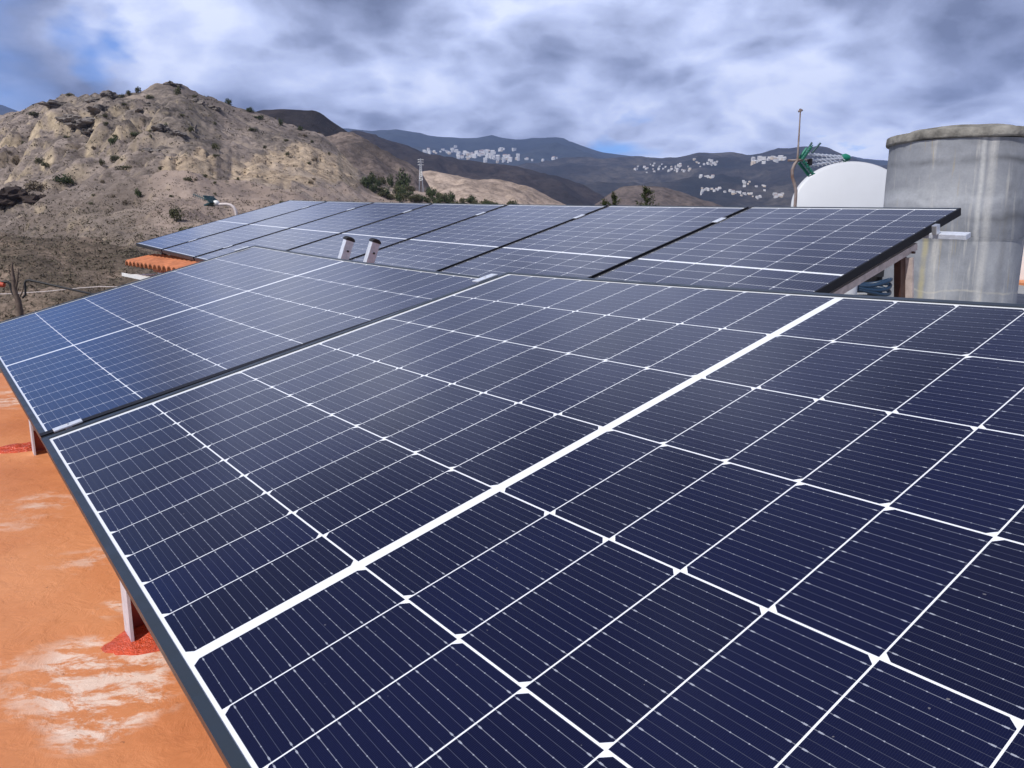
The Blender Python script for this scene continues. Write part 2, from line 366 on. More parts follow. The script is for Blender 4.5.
sil_main = [(-420, 150), (-250, 128), (-120, 132), (-40, 124), (0, 116), (15, 110.5), (33, 102), (51, 99), (70, 96), (87, 94.7), (100, 91.5), (106, 91), (110, 93), (113, 96.5), (125, 95), (141, 90), (150, 86), (156, 82.5), (168, 79.4), (178, 81), (187, 85), (199, 92.5), (215, 98), (234, 106.5), (249, 111.5), (265, 116), (281, 121.5), (300, 128.6), (322, 135.5), (338, 150), (352, 165), (366, 176), (390, 187), (420, 192), (460, 203), (520, 213), (600, 235), (700, 300)]
def main_feat(p, px, s, Yd):
    if s > 1.0: return p
    a = at(px, 0, Yd)
    # cut bank in the flank, with gullied vertical ribs, then craggy outcrops near the crest
    py = 330 - s * (330 - sm_pts(sil_main, px))
    yt, yb = cliff_band(px); kk = bump1(px, 165, 350, 20) * max(0.0, min(1.0, (yb - py) / 4)) * max(0.0, min(1.0, (py - yt + 10) / 12))
    if kk > 0:
        rib = noise.ridged_multi_fractal(Vector((px / 13, py / 60, 3.0)), 0.9, 2.1, 5, 1.0, 2.0)
        d_ = p.normalized(); p = p - d_ * (kk * (3.0 + 4.5 * (rib - 1.0)))
    g = noise.ridged_multi_fractal(Vector((p.x / 16 + 5, p.y / 22, 1.0)), 0.8, 2.2, 6, 1.0, 2.0)
    mid = max(0.0, min(1.0, (s - 0.35) * 4)) * min(1.0, max(0.0, (1.0 - s) * 10))
    p.z += (g - 1.0) * (0.5 + 0.6 * max(0.0, min(1.0, (240 - px) / 80))) * mid
    p.z += noise.fractal(Vector((p.x / 3.2, p.y / 3.2, 2.0)), 0.9, 2.0, 4) * 0.55 * min(1.0, s * 2)
    r = noise.turbulence(Vector((p.x / 14, p.y / 20, 4.0)), 4, True, noise_basis='PERLIN_ORIGINAL')
    top = max(0.0, min(1.0, (s - 0.62) * 5)) * max(0.0, min(1.0, (330 - px) / 60))
    p.z += (r - 0.45) * (3.5 + 5.5 * max(0.0, min(1.0, (215 - px) / 60))) * top * min(1.0, (1.03 - s) * 6)
    return p
def bump1(x, a, b, w): return max(0.0, min(1.0, (x - a) / w + .5, (b - x) / w + .5))
def cliff_band(px): return (lerp_pts([(155, 168), (175, 156), (200, 148), (225, 150), (240, 152), (300, 147), (325, 150), (350, 160), (372, 172)], px), lerp_pts([(155, 176), (180, 181), (230, 183), (300, 185), (372, 190)], px))
def main_regions(px, py, p):
    n1 = noise.fractal(Vector((px / 11, py / 9, 1.0)), 1, 2, 4); n2 = noise.fractal(Vector((px / 7, py / 7, 5.0)), 1, 2, 4)
    yt, yb = cliff_band(px)
    och = bump1(py + 3 * n1, yt, yb, 5) * bump1(px + 5 * n1, 160, 356, 14)
    och *= 1.0 - 0.75 * bump1(px + 4 * n2, 213, 233, 8)
    rock = max(bump1(px + 9 * n1, 58, 140, 18) * bump1(py + 7 * n2, 88, 138, 9), bump1(px + 9 * n1, 148, 218, 16) * bump1(py + 7 * n2 - (px - 150) * .25, 84, 140, 10), 0.7 * bump1(px, 250, 420, 20) * bump1(py + 5*n2, 120 + (px - 250) * .35, 170 + (px-250) * .1, 12))
    field = bump1(px + 12 * n1, 150, 480, 50) * bump1(py + 2 * n1, yb + 3, 240, 3)
    return (och, min(1, rock * (1 - och)), field)
def Dmain(px): return sm_pts([(-420, 420), (0, 330), (60, 300), (110, 250), (170, 262), (260, 300), (330, 310), (420, 260), (600, 200), (700, 180)], px)
hill_main, BV_main = hill('hill', sil_main, [(-420, 470), (0, 400), (200, 330), (300, 300), (700, 330)], 12.0, Dmain, -420, 700, 2.5, 300, G_main, amp=2.6, wl=42.0, back=1.5, powr=0.78, seed=3, feat=main_feat, regions=main_regions)
# nearest slope below the house
def near_feat(p, px, s, Yd):
    return p
sil_near = [(-420, 262), (-100, 240), (0, 232), (50, 240), (90, 244), (130, 246), (180, 262), (260, 280), (420, 320), (700, 400)]
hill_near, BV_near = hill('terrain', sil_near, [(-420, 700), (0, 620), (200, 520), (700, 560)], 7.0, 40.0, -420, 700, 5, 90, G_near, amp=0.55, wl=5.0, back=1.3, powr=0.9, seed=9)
sil2 = [(240, 200), (280, 160), (305, 143), (322, 137), (338, 132.5), (352, 132), (363, 137.5), (377, 148), (393, 156), (404, 161.5), (412, 166), (421, 174), (428, 184), (436, 200), (460, 225), (560, 260)]
hill('hill', sil2, 260, 250.0, 460.0, 240, 560, 2.5, 90, G_mid, amp=6.5, wl=48.0, back=1.3, seed=12)
sil3 = [(180, 150), (225, 122), (262, 111), (285, 110), (314, 111.2), (322, 114), (334, 122), (346, 130.5), (360, 140), (390, 160), (430, 200)]
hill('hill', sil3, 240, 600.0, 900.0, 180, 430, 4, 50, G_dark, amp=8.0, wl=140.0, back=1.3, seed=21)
sil4 = [(300, 160), (330, 140), (352, 133), (372, 134), (385, 138), (400, 143.5), (420, 150), (447, 156.5), (494, 164), (530, 168), (560, 176), (583, 182), (602, 193), (625, 212), (700, 260)]
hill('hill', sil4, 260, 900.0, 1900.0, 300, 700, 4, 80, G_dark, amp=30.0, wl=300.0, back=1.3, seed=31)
sil5 = [(360, 215), (385, 190), (405, 176), (418, 171.5), (430, 170.5), (455, 175), (487, 180.5), (512, 182.5), (528, 185), (541, 192), (556, 200), (575, 208), (620, 240)]
hill('hill', sil5, 255, 380.0, 620.0, 360, 620, 2.5, 80, G_tan, amp=5.5, wl=50.0, back=1.3, seed=41)
sil8 = [(560, 240), (590, 208), (609, 193), (622, 187), (637, 185), (665, 187.5), (700, 198), (724, 206), (770, 225), (820, 260)]
hill('hill', sil8, 290, 500.0, 800.0, 560, 820, 4, 50, G_tan2, amp=7, wl=70.0, back=1.3, seed=51)
sil7 = [(430, 215), (470, 190), (500, 170), (530, 162), (560, 159.5), (590, 157), (600, 158), (640, 158), (661, 157.7), (682, 154.6), (700, 151.8), (715, 152.3), (729, 150.6), (747, 154), (764, 153.4), (778, 148), (794, 147.5), (820, 144), (830, 146.5), (840, 152), (861, 160.5), (883, 163), (930, 158), (990, 152), (1060, 160), (1300, 175), (1500, 190)]
h7, BV7 = hill('hill', sil7, 260, 1200.0, 4300.0, 430, 1500, 4, 130, G_valley, amp=75.0, wl=900.0, back=1.4, seed=61)
sil6 = [(-500, 130), (-200, 110), (-60, 96), (0, 104), (18, 110), (60, 122), (200, 130), (300, 134), (345, 127), (375, 128.5), (398, 128.5), (417, 131), (430, 134.5), (470, 139), (497, 140.5), (520, 142), (534, 140), (547, 139), (570, 143), (590, 150), (605, 154), (625, 155.5), (660, 158), (720, 162), (860, 160), (1000, 165), (1500, 175)]
h6, BV6 = hill('mountain', sil6, 240, 2500.0, 7500.0, -420, 1440, 8, 130, G_far, amp=110.0, wl=1700.0, back=1.1, seed=71)

# ------------------------------------------------------------------ haze
M_haze = bpy.data.materials.new('haze_air'); M_haze.use_nodes = True; t = NT(M_haze.node_tree); t.n.clear()
ho = t.new('ShaderNodeOutputMaterial'); hv = t.new('ShaderNodeVolumePrincipled')
hv.inputs['Color'].default_value = (0.40, 0.56, 1.0, 1); hv.inputs['Density'].default_value = 7.6e-5; hv.inputs['Anisotropy'].default_value = 0.0
t.l.new(hv.outputs[0], ho.inputs['Volume'])
hb = MB(); hb.box((-9800, -600, -97), (9800, 8600, 1500)); hz = hb.build('haze', M_haze); tag(hz, kind='stuff')

# ------------------------------------------------------------------ the house and its orange roof
O2 = Vector((-0.85994, 1.40415, 0)); EU = Vector((0.60038, -0.79971, 0)); EV = Vector((0.79971, 0.60038, 0))
def uv(u, v, z=0.0): return O2 + EU * u + EV * v + Vector((0, 0, z))
ZR = -0.54
def zB(u): return -0.56 - 0.033 * max(-9.0, min(1.0, u))
def roof_material():
    m = bpy.data.materials.new('orange_roof_paint'); m.use_nodes = True; t = NT(m.node_tree); b = t.n['Principled BSDF']
    co = t.new('ShaderNodeTexCoord').outputs['Object']
    n1 = t.noise(co, 3.0, 6, 0.6, 0.3)
    col = t.ramp(n1, [(0.3, (0.49, 0.165, 0.058)), (0.5, (0.60, 0.220, 0.082)), (0.7, (0.67, 0.275, 0.115))])
    # pale brushed scuffs: patches of worn paint broken up by fine strokes
    wv = t.vm('ADD', co, t.vm('SCALE', t.vm('SUBTRACT', t.new('ShaderNodeTexNoise').outputs['Color'], (0.5, 0.5, 0.5)), sc=0.05))
    mp = t.new('ShaderNodeMapping'); t.l.new(wv, mp.inputs[0]); mp.inputs['Rotation'].default_value = (0, 0, R(-32)); mp.inputs['Scale'].default_value = (1.0, 1.35, 1.0)
    a = t.noise(mp.outputs[0], 3.1, 5, 0.6, 0.3)
    mp2 = t.new('ShaderNodeMapping'); t.l.new(wv, mp2.inputs[0]); mp2.inputs['Rotation'].default_value = (0, 0, R(-60)); mp2.inputs['Scale'].default_value = (1.0, 2.0, 1.0)
    bb = t.noise(mp2.outputs[0], 17, 10, 0.74, 0.25)
    pc_ = SCUFFS
    for (cx_, cy_, r_) in pc_:
        dd = t.new('ShaderNodeVectorMath', operation='DISTANCE'); t.l.new(co, dd.inputs[0]); dd.inputs[1].default_value = (cx_, cy_, -0.54)
        a = t.m('ADD', a, t.m('MULTIPLY', t.m('SUBTRACT', 1.0, t.m('DIVIDE', dd.outputs['Value'], r_), clamp=True), 0.34))
    k = t.m('MULTIPLY', t.mr(a, 0.64, 0.84), t.mr(bb, 0.46, 0.56))
    col = t.mix(t.m('MULTIPLY', k, 0.8), col, (0.80, 0.66, 0.56))
    sp = t.m('GREATER_THAN', t.noise(co, 70, 3, 0.6), 0.72)
    col = t.mix(t.m('MULTIPLY', sp, 0.5), col, (0.20, 0.08, 0.04))
    t.l.new(col, b.inputs['Base Color']); b.inputs['Roughness'].default_value = 0.62
    bn = t.new('ShaderNodeBump'); bn.inputs['Strength'].default_value = 0.65; bn.inputs['Distance'].default_value = 0.006
    hgt = t.m('ADD', t.m('MULTIPLY', t.noise(co, 26, 8, 0.65, 0.6), 1.0), t.m('MULTIPLY', t.noise(co, 7, 4, 0.6), 1.4))
    t.l.new(hgt, bn.inputs['Height']); t.l.new(bn.outputs[0], b.inputs['Normal'])
    return m, t, b, co
SCUFFS = [(*atz(x_, y_, ZR)[:2], r_) for x_, y_, r_ in ((75, 655, .16), (150, 675, .17), (105, 720, .10), (90, 560, .12), (40, 500, .20), (15, 400, .3), (115, 605, .06))]
M_roof = roof_material()[0]
house = empty('house', uv(0, 3, -6.5), 'flat roofed house with orange painted roof deck under the solar panels', 'house')
def child(mb, name, m, parent, **k):
    o = mb.build(name, m, **k); o.parent = parent; o.matrix_parent_inverse = parent.matrix_world.inverted() if parent.parent is None else Matrix(); return o
bpy.context.view_layer.update()
rf = MB(); rf2 = MB(); M_conc = mat('grey_deck', (0.33, 0.33, 0.33), 0.85, 0, 4, 0.3, nd=7)
A = [uv(-1.98, -4.5, ZR), uv(7, -4.5, ZR), uv(7, 1.45, ZR), uv(-1.98, 1.45, ZR)]
nA = 60
for (u0, u1, v0, v1, fz, nu, nv) in ((-1.98, 7, -4.5, 1.45, lambda u: ZR, 120, 80), (-7.9, 7, 1.95, 9.5, zB, 40, 10), (-1.98, 7, 1.45, 1.95, lambda u: ZR, 60, 6)):
    vs = [uv(u0 + (u1-u0)*i/nu, v0 + (v1-v0)*j/nv, fz(u0 + (u1-u0)*i/nu) + 0.004 * noise.noise(Vector((i*.35, j*.35, 0)))) for j in range(nv+1) for i in range(nu+1)]
    (rf2 if fz is zB else rf).add(vs, [(j*(nu+1)+i, j*(nu+1)+i+1, (j+1)*(nu+1)+i+1, (j+1)*(nu+1)+i) for j in range(nv) for i in range(nu)], True)
child(rf, 'roof_deck', M_roof, house)
child(rf2, 'rear_deck', M_conc, house)
wl = MB()
def wall_q(a, b, za, zb, z0=-6.5):
    wl.add([Vector((a.x, a.y, z0)), Vector((b.x, b.y, z0)), Vector((b.x, b.y, zb)), Vector((a.x, a.y, za))], [(0, 1, 2, 3)])
ring = [(-1.98, -4.5, ZR), (7, -4.5, ZR), (7, 9.5, -0.6), (-7.9, 9.5, zB(-7.9)), (-7.9, 1.95, zB(-7.9)), (-1.98, 1.95, zB(-1.98)), (-1.98, 1.45, ZR)]
for (a, b) in zip(ring, ring[1:] + ring[:1]): wall_q(uv(a[0], a[1]), uv(b[0], b[1]), a[2] - .004, b[2] - .004)
child(wl, 'wall', M_white, house)
# tiled eave: barrel tiles, ends facing the slope
tl = MB(); VE = 1.63; ZE = -0.27; tw = 0.185
for k in range(24):
    u = -7.85 + k * tw
    prof = [(math.cos(math.pi * i / 8), math.sin(math.pi * i / 8)) for i in range(9)]
    vs = []
    for (v, z, rr) in ((VE + 0.30, ZE + 0.0, 0.085), (VE, ZE - 0.065, 0.092)):
        vs += [uv(u + c * rr, v, z + s_ * 0.055) for c, s_ in prof]
        vs += [uv(u + c * (rr - 0.014), v, z + s_ * 0.042 - 0.012) for c, s_ in prof]
    fs = [(i, i+1, 18+i+1, 18+i) for i in range(8)] + [(9+i+1, 9+i, 27+i, 27+i+1) for i in range(8)] + [(18+i, 18+i+1, 27+i+1, 27+i) for i in range(8)]
    tl.add(vs, fs, True)
eb = MB()
M_ = Matrix((( EU.x, EV.x, 0, O2.x), (EU.y, EV.y, 0, O2.y), (0, 0, 1, 0), (0, 0, 0, 1)))
tl.box((-7.93, VE + 0.28, -0.42), (-3.2, VE + 0.32, ZE + .02), M_)
child(tl, 'eave_tiles', M_tile, house)
gt = MB(); gt.box((-7.95, 1.60, -0.46), (-3.2, 1.93, -0.445), M_); gt.box((-7.95, 1.585, -0.46), (-3.2, 1.60, -0.425), M_)
child(gt, 'gutter', M_white, house)
# white parapet beside the tank
pw = MB(); a = at(990, 288, 8.4); pw.box((a.x, a.y, -0.6), (a.x + 5, a.y + 0.2, 0.25))
pwo = pw.build('parapet_wall', M_white); tag(pwo, 'white rendered parapet wall right behind the grey water tank', 'wall')
pk = MB(); pk.box((a.x - .02, a.y - 1.1, -0.6), (a.x + 5, a.y - 0.003, -0.485)); pk.build('orange_skirting', M_roof, pwo)

# ------------------------------------------------------------------ solar panels
L0, L1, V0, V1 = -0.0275, 1.8815, -0.0145, 1.1215
LIP, LIPU, DEP = 0.0108, 0.016, 0.032
def panel_meshes(warp, back_row):
    V0, V1, LIP = (-0.0095, 1.1165, 0.0088) if back_row else (-0.0145, 1.1215, 0.0108)
    fr = MB(); nu, nv = 26, 16
    def w(x, y, z=0.0): return (x, y, z + warp(x, y))
    sd = MB()
    def strip_bar(axis, a0, a1, c0, c1, n, fr=fr):
        # a bar running along the axis with its cross-section c0..c1, top 1.5 mm above the glass
        for (z0, z1, ca, cb) in ((-DEP, 0.0022, c0, c1),):
            vs = []
            for i in range(n + 1):
                a = a0 + (a1 - a0) * i / n
                for (c, z) in ((ca, z0), (cb, z0), (cb, z1), (ca, z1)):
                    vs.append(w(a, c, z) if axis == 0 else w(c, a, z))
            fs = []
            for i in range(n):
                for k in range(4):
                    q = (i*4+k, i*4+(k+1) % 4, (i+1)*4+(k+1) % 4, (i+1)*4+k)
                    fs.append(q if axis == 1 else q[::-1])
            e = (0, 3, 2, 1); e2 = tuple(n*4+k for k in (0, 1, 2, 3))
            fs += [e, e2] if axis == 1 else [e[::-1], e2[::-1]]
            fr.add(vs, fs)
    tgt = sd if back_row else fr
    if back_row:
        for c0_, c1_ in ((V0 + LIP + .0004, V0 + LIP + .016), (V1 - LIP - .016, V1 - LIP - .0004)): fr.box((L0 + LIPU - .0002, c0_, -DEP), (L1 - LIPU + .0002, c1_, -0.008))
    strip_bar(0, L0, L1, V0, V0 + LIP, nu, tgt); strip_bar(0, L0, L1, V1 - LIP, V1, nu, tgt)
    strip_bar(1, V0 + LIP + .0002, V1 - LIP - .0002, L0, L0 + LIPU, nv); strip_bar(1, V0 + LIP + .0002, V1 - LIP - .0002, L1 - LIPU, L1, nv)
    gl = MB(); a0, a1, b0, b1 = L0 + LIPU, L1 - LIPU, V0 + LIP, V1 - LIP
    vs = [w(a0 + (a1-a0)*i/nu, b0 + (b1-b0)*j/nv, z) for z in (0.0, -0.005) for j in range(nv+1) for i in range(nu+1)]
    K = (nu+1)*(nv+1)
    fs = [(j*(nu+1)+i, j*(nu+1)+i+1, (j+1)*(nu+1)+i+1, (j+1)*(nu+1)+i) for j in range(nv) for i in range(nu)]
    top = fs; bot = [tuple(k + K for k in f[::-1]) for f in fs]
    gl.add(vs[:K], top, True)
    bk = MB(); bk.add(vs[K:], [f[::-1] for f in fs], True)
    return fr, gl, bk, sd
def make_panel(M, warp, label, group, back_row=False):
    e = empty('solar_panel', mat=M, label=label, cat='solar panel', group=group)
    fr, gl, bk, sd = panel_meshes(warp, back_row)
    if sd.v: sd.build('side_rails', M_railblk, e)
    fr.build('frame', M_frame, e); gl.build('cell_glass', M_cells, e); bk.build('backsheet', M_back, e)
    return e
def clamp_on(panel, x, y, along='v', sc=1.0, z=0.0):
    c = MB()
    dx, dy = (0.016, 0.036) if along == 'v' else (0.036, 0.016)
    dx *= sc; dy *= sc
    c.box((x - dx, y - dy, z + 0.0024), (x + dx, y + dy, z + 0.0060)); c.box((x - min(dx, dy)*.5, y - min(dx, dy)*.5, z - 0.02), (x + min(dx, dy)*.5, y + min(dx, dy)*.5, z + 0.0023))
    o = c.build('mid_clamp', M_aluwhite, panel, bevel=0.0008)
    b = MB(); b.lathe([(0.0, z + 0.0075), (0.0030, z + 0.0075), (0.0034, z + 0.0070), (0.0034, z + 0.0061)], 10, (x, y)); b.build('bolt', M_alu, o)
    return o
def mat4(ax, ay, az, o):
    return Matrix(((ax[0], ay[0], az[0], o[0]), (ax[1], ay[1], az[1], o[1]), (ax[2], ay[2], az[2], o[2]), (0, 0, 0, 1)))
ROW1 = mat4((0.60038092, -0.79971417, 0), (0.77246457, 0.57992343, 0.25881905), (-0.20698126, -0.15539002, 0.96592583), (-0.85994435, 1.40414801, -0.39327807))
P0M = mat4((0.60566597, -0.79533408, -0.02474736), (0.77354015, 0.58120794, 0.25265185), (-0.18655927, -0.17216571, 0.96724072), (-0.9129851, 1.48085198, -0.40058651)) @ Matrix.Translation((-1.852, 0, 0))
def warp1(x, y): u = x - .95; v = y - .55; return 0.0080*u*u + 0.0121*u*v + 0.0038*v*v
def warp0(x, y): a = (x - 1.852) + .9; return -0.0193 * a * (y - .55) + 0.0077 * a * a
def flat(x, y): return 0.0
G1 = 'solar panels of the front row'; G2 = 'solar panels of the back row'
p1 = make_panel(ROW1, warp1, 'nearest and largest looking solar panel, filling the lower right of the photo', G1)
p0 = make_panel(P0M, warp0, 'solar panel at the left end of the front row, beyond the black gap', G1)
# clamps sit in the gap between the two front panels and at the far end
sl = MB(); nn_ = 24
for i in range(nn_):
    ya, yb_ = V0 + (V1 - V0) * i / nn_, V0 + (V1 - V0) * (i + 1) / nn_; xa, xb = L1 - 0.0265, L1 - 0.003
    q = [(xa, ya), (xb, ya), (xb, yb_), (xa, yb_)]
    sl.add([(x_, y_, warp0(x_, y_) + 0.0024) for x_, y_ in q] + [(x_, y_, warp0(x_, y_) + 0.0050) for x_, y_ in q], [(4, 5, 6, 7), (0, 1, 5, 4), (2, 3, 7, 6), (1, 2, 6, 5), (3, 0, 4, 7)])
sl.build('dark_gap_strip', M_railblk, p0)  # added black strip standing in for the dark gap beside this panel
xg = (L0 - 0.0105)
c1 = clamp_on(p1, xg - 0.006, 0.036, 'v', 0.72, warp1(xg, .05) + .001); c2 = clamp_on(p1, xg - 0.003, 1.055, 'v', 0.9, warp1(xg, 1.05))
c3 = clamp_on(p0, L0 - 0.006, 1.06, 'v', 0.9, warp0(L0, 1.06))
# back row
A2 = Vector((0.60321291, -0.79660599, -0.03940922)); B2 = Vector((0.771683, 0.570425, 0.28128396)); N2 = Vector((-0.20159249, -0.20008554, 0.95881502)); T2 = Vector((-3.53507407, 9.47376525, 0.14309775))
def row2(a, b, z=0.0): return T2 + A2 * a + B2 * b + N2 * (z + 0.0009 * (a - 4)**2 + 0.0019 * (a - 4) * b)
names2 = ['leftmost and farthest solar panel of the back row, beside the curved antenna pipe', 'second solar panel from the left in the back row', 'third solar panel from the left in the back row', 'back row solar panel just behind the two white posts', 'third solar panel from the right in the back row', 'second solar panel from the right in the back row, in front of the conifers', 'rightmost solar panel of the back row, its end overlapping the grey tank']
PP = 1.154
proto = None; row2p = []
for g in range(7):
    ac = g * PP + 0.5535; z = Vector(row2(ac, 0)); ax = (row2(ac + .5, 0) - row2(ac - .5, 0)).normalized(); bx = (row2(ac, .9) - row2(ac, -.9)).normalized()
    nz = ax.cross(bx).normalized(); bx = nz.cross(ax)
    M = mat4(bx, -ax, nz, z) @ Matrix.Translation((-0.927, -0.5535, 0))
    if proto is None:
        proto = make_panel(M, flat, names2[0], G2, True); o = proto
    else:
        o = inst(proto); o.matrix_world = M; o['label'] = names2[g]
    row2p.append(o)
for g in range(1, 7):
    for xx in (0.30, 1.60):
        clamp_on(row2p[g], xx, V1 + 0.009, 'u', 1.15)
# ------------------------------------------------------------------ mounting of the back row
mt = empty('panel_support', row2(4, -0.9, -0.1), 'aluminium rails and brown triangular steel legs carrying the back row of panels', 'panel support')
bpy.context.view_layer.update()
for b, ext in ((0.685, 0.135), (-0.62, 0.06)):
    r = MB(); r.bar(row2(-0.10, b, -DEP - 0.012), row2(7 * PP - 0.02 + ext, b, -DEP - 0.012), 0.045, 0.022, N2)
    r2 = child(r, 'rail', M_aluwhite, mt, bevel=0.002)
ec = MB(); ae = 7 * PP - 0.02 + 0.012
for b in (0.66,):
    ec.bar(row2(ae, b - .016, -0.010), row2(ae, b + .016, -0.010), 0.022, 0.040, N2)
child(ec, 'end_clamp', M_alu, mt, bevel=0.002)
for a in (7 * PP - 0.075, 4.6, 2.3, 0.25):
    hi = row2(a, 0.60, -DEP - 0.038); lo = row2(a, -0.86, -DEP - 0.038)
    s_ = MB(); s_.bar(lo, hi, 0.035, 0.030, N2); child(s_, 'rafter', M_pink, mt)
    top = row2(a, 0.49, -DEP - 0.055); ft = Vector((top.x + 0.05, top.y + .02, -0.55))
    l = MB(); l.bar(top, ft, 0.052, 0.03, EU); child(l, 'leg', M_brown, mt)
    l = MB(); l.bar(top + EU * 0.026 + EV * .02, ft + EU * 0.026+ EV * .02, 0.012, 0.04, EU); child(l, 'leg', M_pink, mt)  # added pale bar imitating the sunlit right side of the brown leg
    l = MB(); lf = Vector((lo.x, lo.y, lo.z)) + EV * 0.12; l.bar(lf, (lf.x, lf.y, -0.6), 0.05, 0.05, EU); child(l, 'leg', M_brown, mt)
    bt = MB(); q = row2(a + .02, 0.55, -DEP - 0.050); bt.bar(q, q + EU * 0.012, 0.010, 0.010); child(bt, 'bolt', M_brown, mt)
# ------------------------------------------------------------------ mounting of the front row
mf = empty('panel_support', uv(0.4, 0.1, ZR), 'aluminium foot brackets and rails under the low edge of the front row', 'panel support')
bpy.context.view_layer.update()
def loc1(u, v, z): return ROW1 @ Vector((u, v, z))
for v in (0.25, 0.88):
    r = MB(); r.bar(loc1(-1.85, v, -0.075), loc1(1.95, v, -0.075), 0.04, 0.04, ROW1.to_3x3() @ Vector((0, 0, 1))); child(r, 'rail', M_alu, mf)
def bracket(px, py, h):
    g0 = atz(px, py, ZR)
    d = ROW1.inverted() @ g0
    root = Vector((g0.x, g0.y, ZR))
    b = MB()
    def bx(m, a, c):   # in (EU, EV, z) axes with x along EV (to the right), y along -EU
        m.box(a, c, mat4(EV, EU * -1, (0, 0, 1), root))
    bx(b, (0.0, -0.03, 0.0), (0.004, 0.012, h)); bx(b, (0.0045, 0.008, 0.055), (0.062, 0.012, h))
    o = child(b, 'foot_bracket', M_aluwhite, mf)
    p = MB(); bx(p, (0.0045, 0.0070, 0.002), (0.062, 0.0118, 0.054)); po = p.build('painted_base', M_darkred, o)
    hl = MB(); c = root + EV * 0.03 + Vector((0, 0, 0.035)) - EU * 0.0066; hl.tube([c, c + EU * 0.002], 0.0052, 16); hl.build('bolt', M_aluwhite, o)
    return root
def blob(name, c, rx, ry, seed, label, material=None, hgt=0.012):
    n = 48; vs = []; ringsn = 9
    for j in range(ringsn + 1):
        k = j / ringsn
        for i in range(n):
            t = 2*math.pi*i/n; r = 1 + 0.28 * noise.noise(Vector((math.cos(t)*1.3+seed, math.sin(t)*1.3, 0))) + 0.10 * noise.noise(Vector((math.cos(t)*5+seed, math.sin(t)*5, 3)))
            p = c + EV * (rx * r * k * math.cos(t)) + EU * (ry * r * k * math.sin(t))
            z = ZR + 0.0015 + hgt * (1 - k**2.5) * (0.55 + 0.7 * abs(noise.noise(Vector((p.x*28, p.y*28, seed)))) + .3*noise.noise(Vector((p.x*70, p.y*70, seed))))
            vs.append((p.x, p.y, z if j < ringsn else ZR - 0.004))
    fs = [(j*n+i, j*n+(i+1)%n, (j+1)*n+(i+1)%n, (j+1)*n+i) for j in range(ringsn) for i in range(n)]
    m = MB(); m.add(vs, fs, True); o = m.build(name, material or M_redpaint); tag(o, label, 'sealant'); return o
r1 = bracket(127, 637, 0.118)
blob('sealant_patch', r1 + EV * 0.055 + EU * 0.02, 0.085, 0.062, 2, 'glossy red sealant smeared round the nearer foot bracket on the orange roof')
r2_ = bracket(33, 453, 0.115)
blob('sealant_patch', atz(31, 449, ZR) - EU * 0.02, 0.085, 0.05, 5, 'small red sealant smear round the farther foot bracket')
# two short posts behind the top edge of the front row
for (px, py, lab) in ((347, 249, 'left one of two short white aluminium posts with black caps'), (373, 251, 'right one of two short white aluminium posts with black caps')):
    top = at(px + 2, py - 9, 3.25); d = Vector((0.34, 0.04, 1)).normalized(); base = top - d * 0.42
    e = empty('mounting_post', base, lab, 'post', 'short posts between the two rows'); bpy.context.view_layer.update()
    x = EV.copy(); y = d.cross(x).normalized(); x = y.cross(d).normalized()
    m = MB(); Mx = mat4(x, y, d, base); m.box((-0.019, -0.014, 0), (0.019, 0.014, 0.42), Mx); child(m, 'post_body', M_aluwhite, e, bevel=0.002)
    m = MB(); vs = []
    for yy in (-0.0155, 0.0155):
        vs += [Mx @ Vector((0.0215 * math.cos(math.pi*i/12), yy, 0.418 + 0.016 * math.sin(math.pi*i/12))) for i in range(13)]
    m.add(vs, [tuple(range(13)), tuple(range(25, 12, -1))] + [(i+1, i, 13+i, 14+i) for i in range(12)] + [(0, 12, 25, 13)]); child(m, 'cap', M_black, e)
    m = MB(); q = Mx @ Vector((0.002, -0.0142, 0.375)); m.tube([q, q - y * 0.004], 0.0045, 8); child(m, 'screw', M_black, e)
    if 0: pass
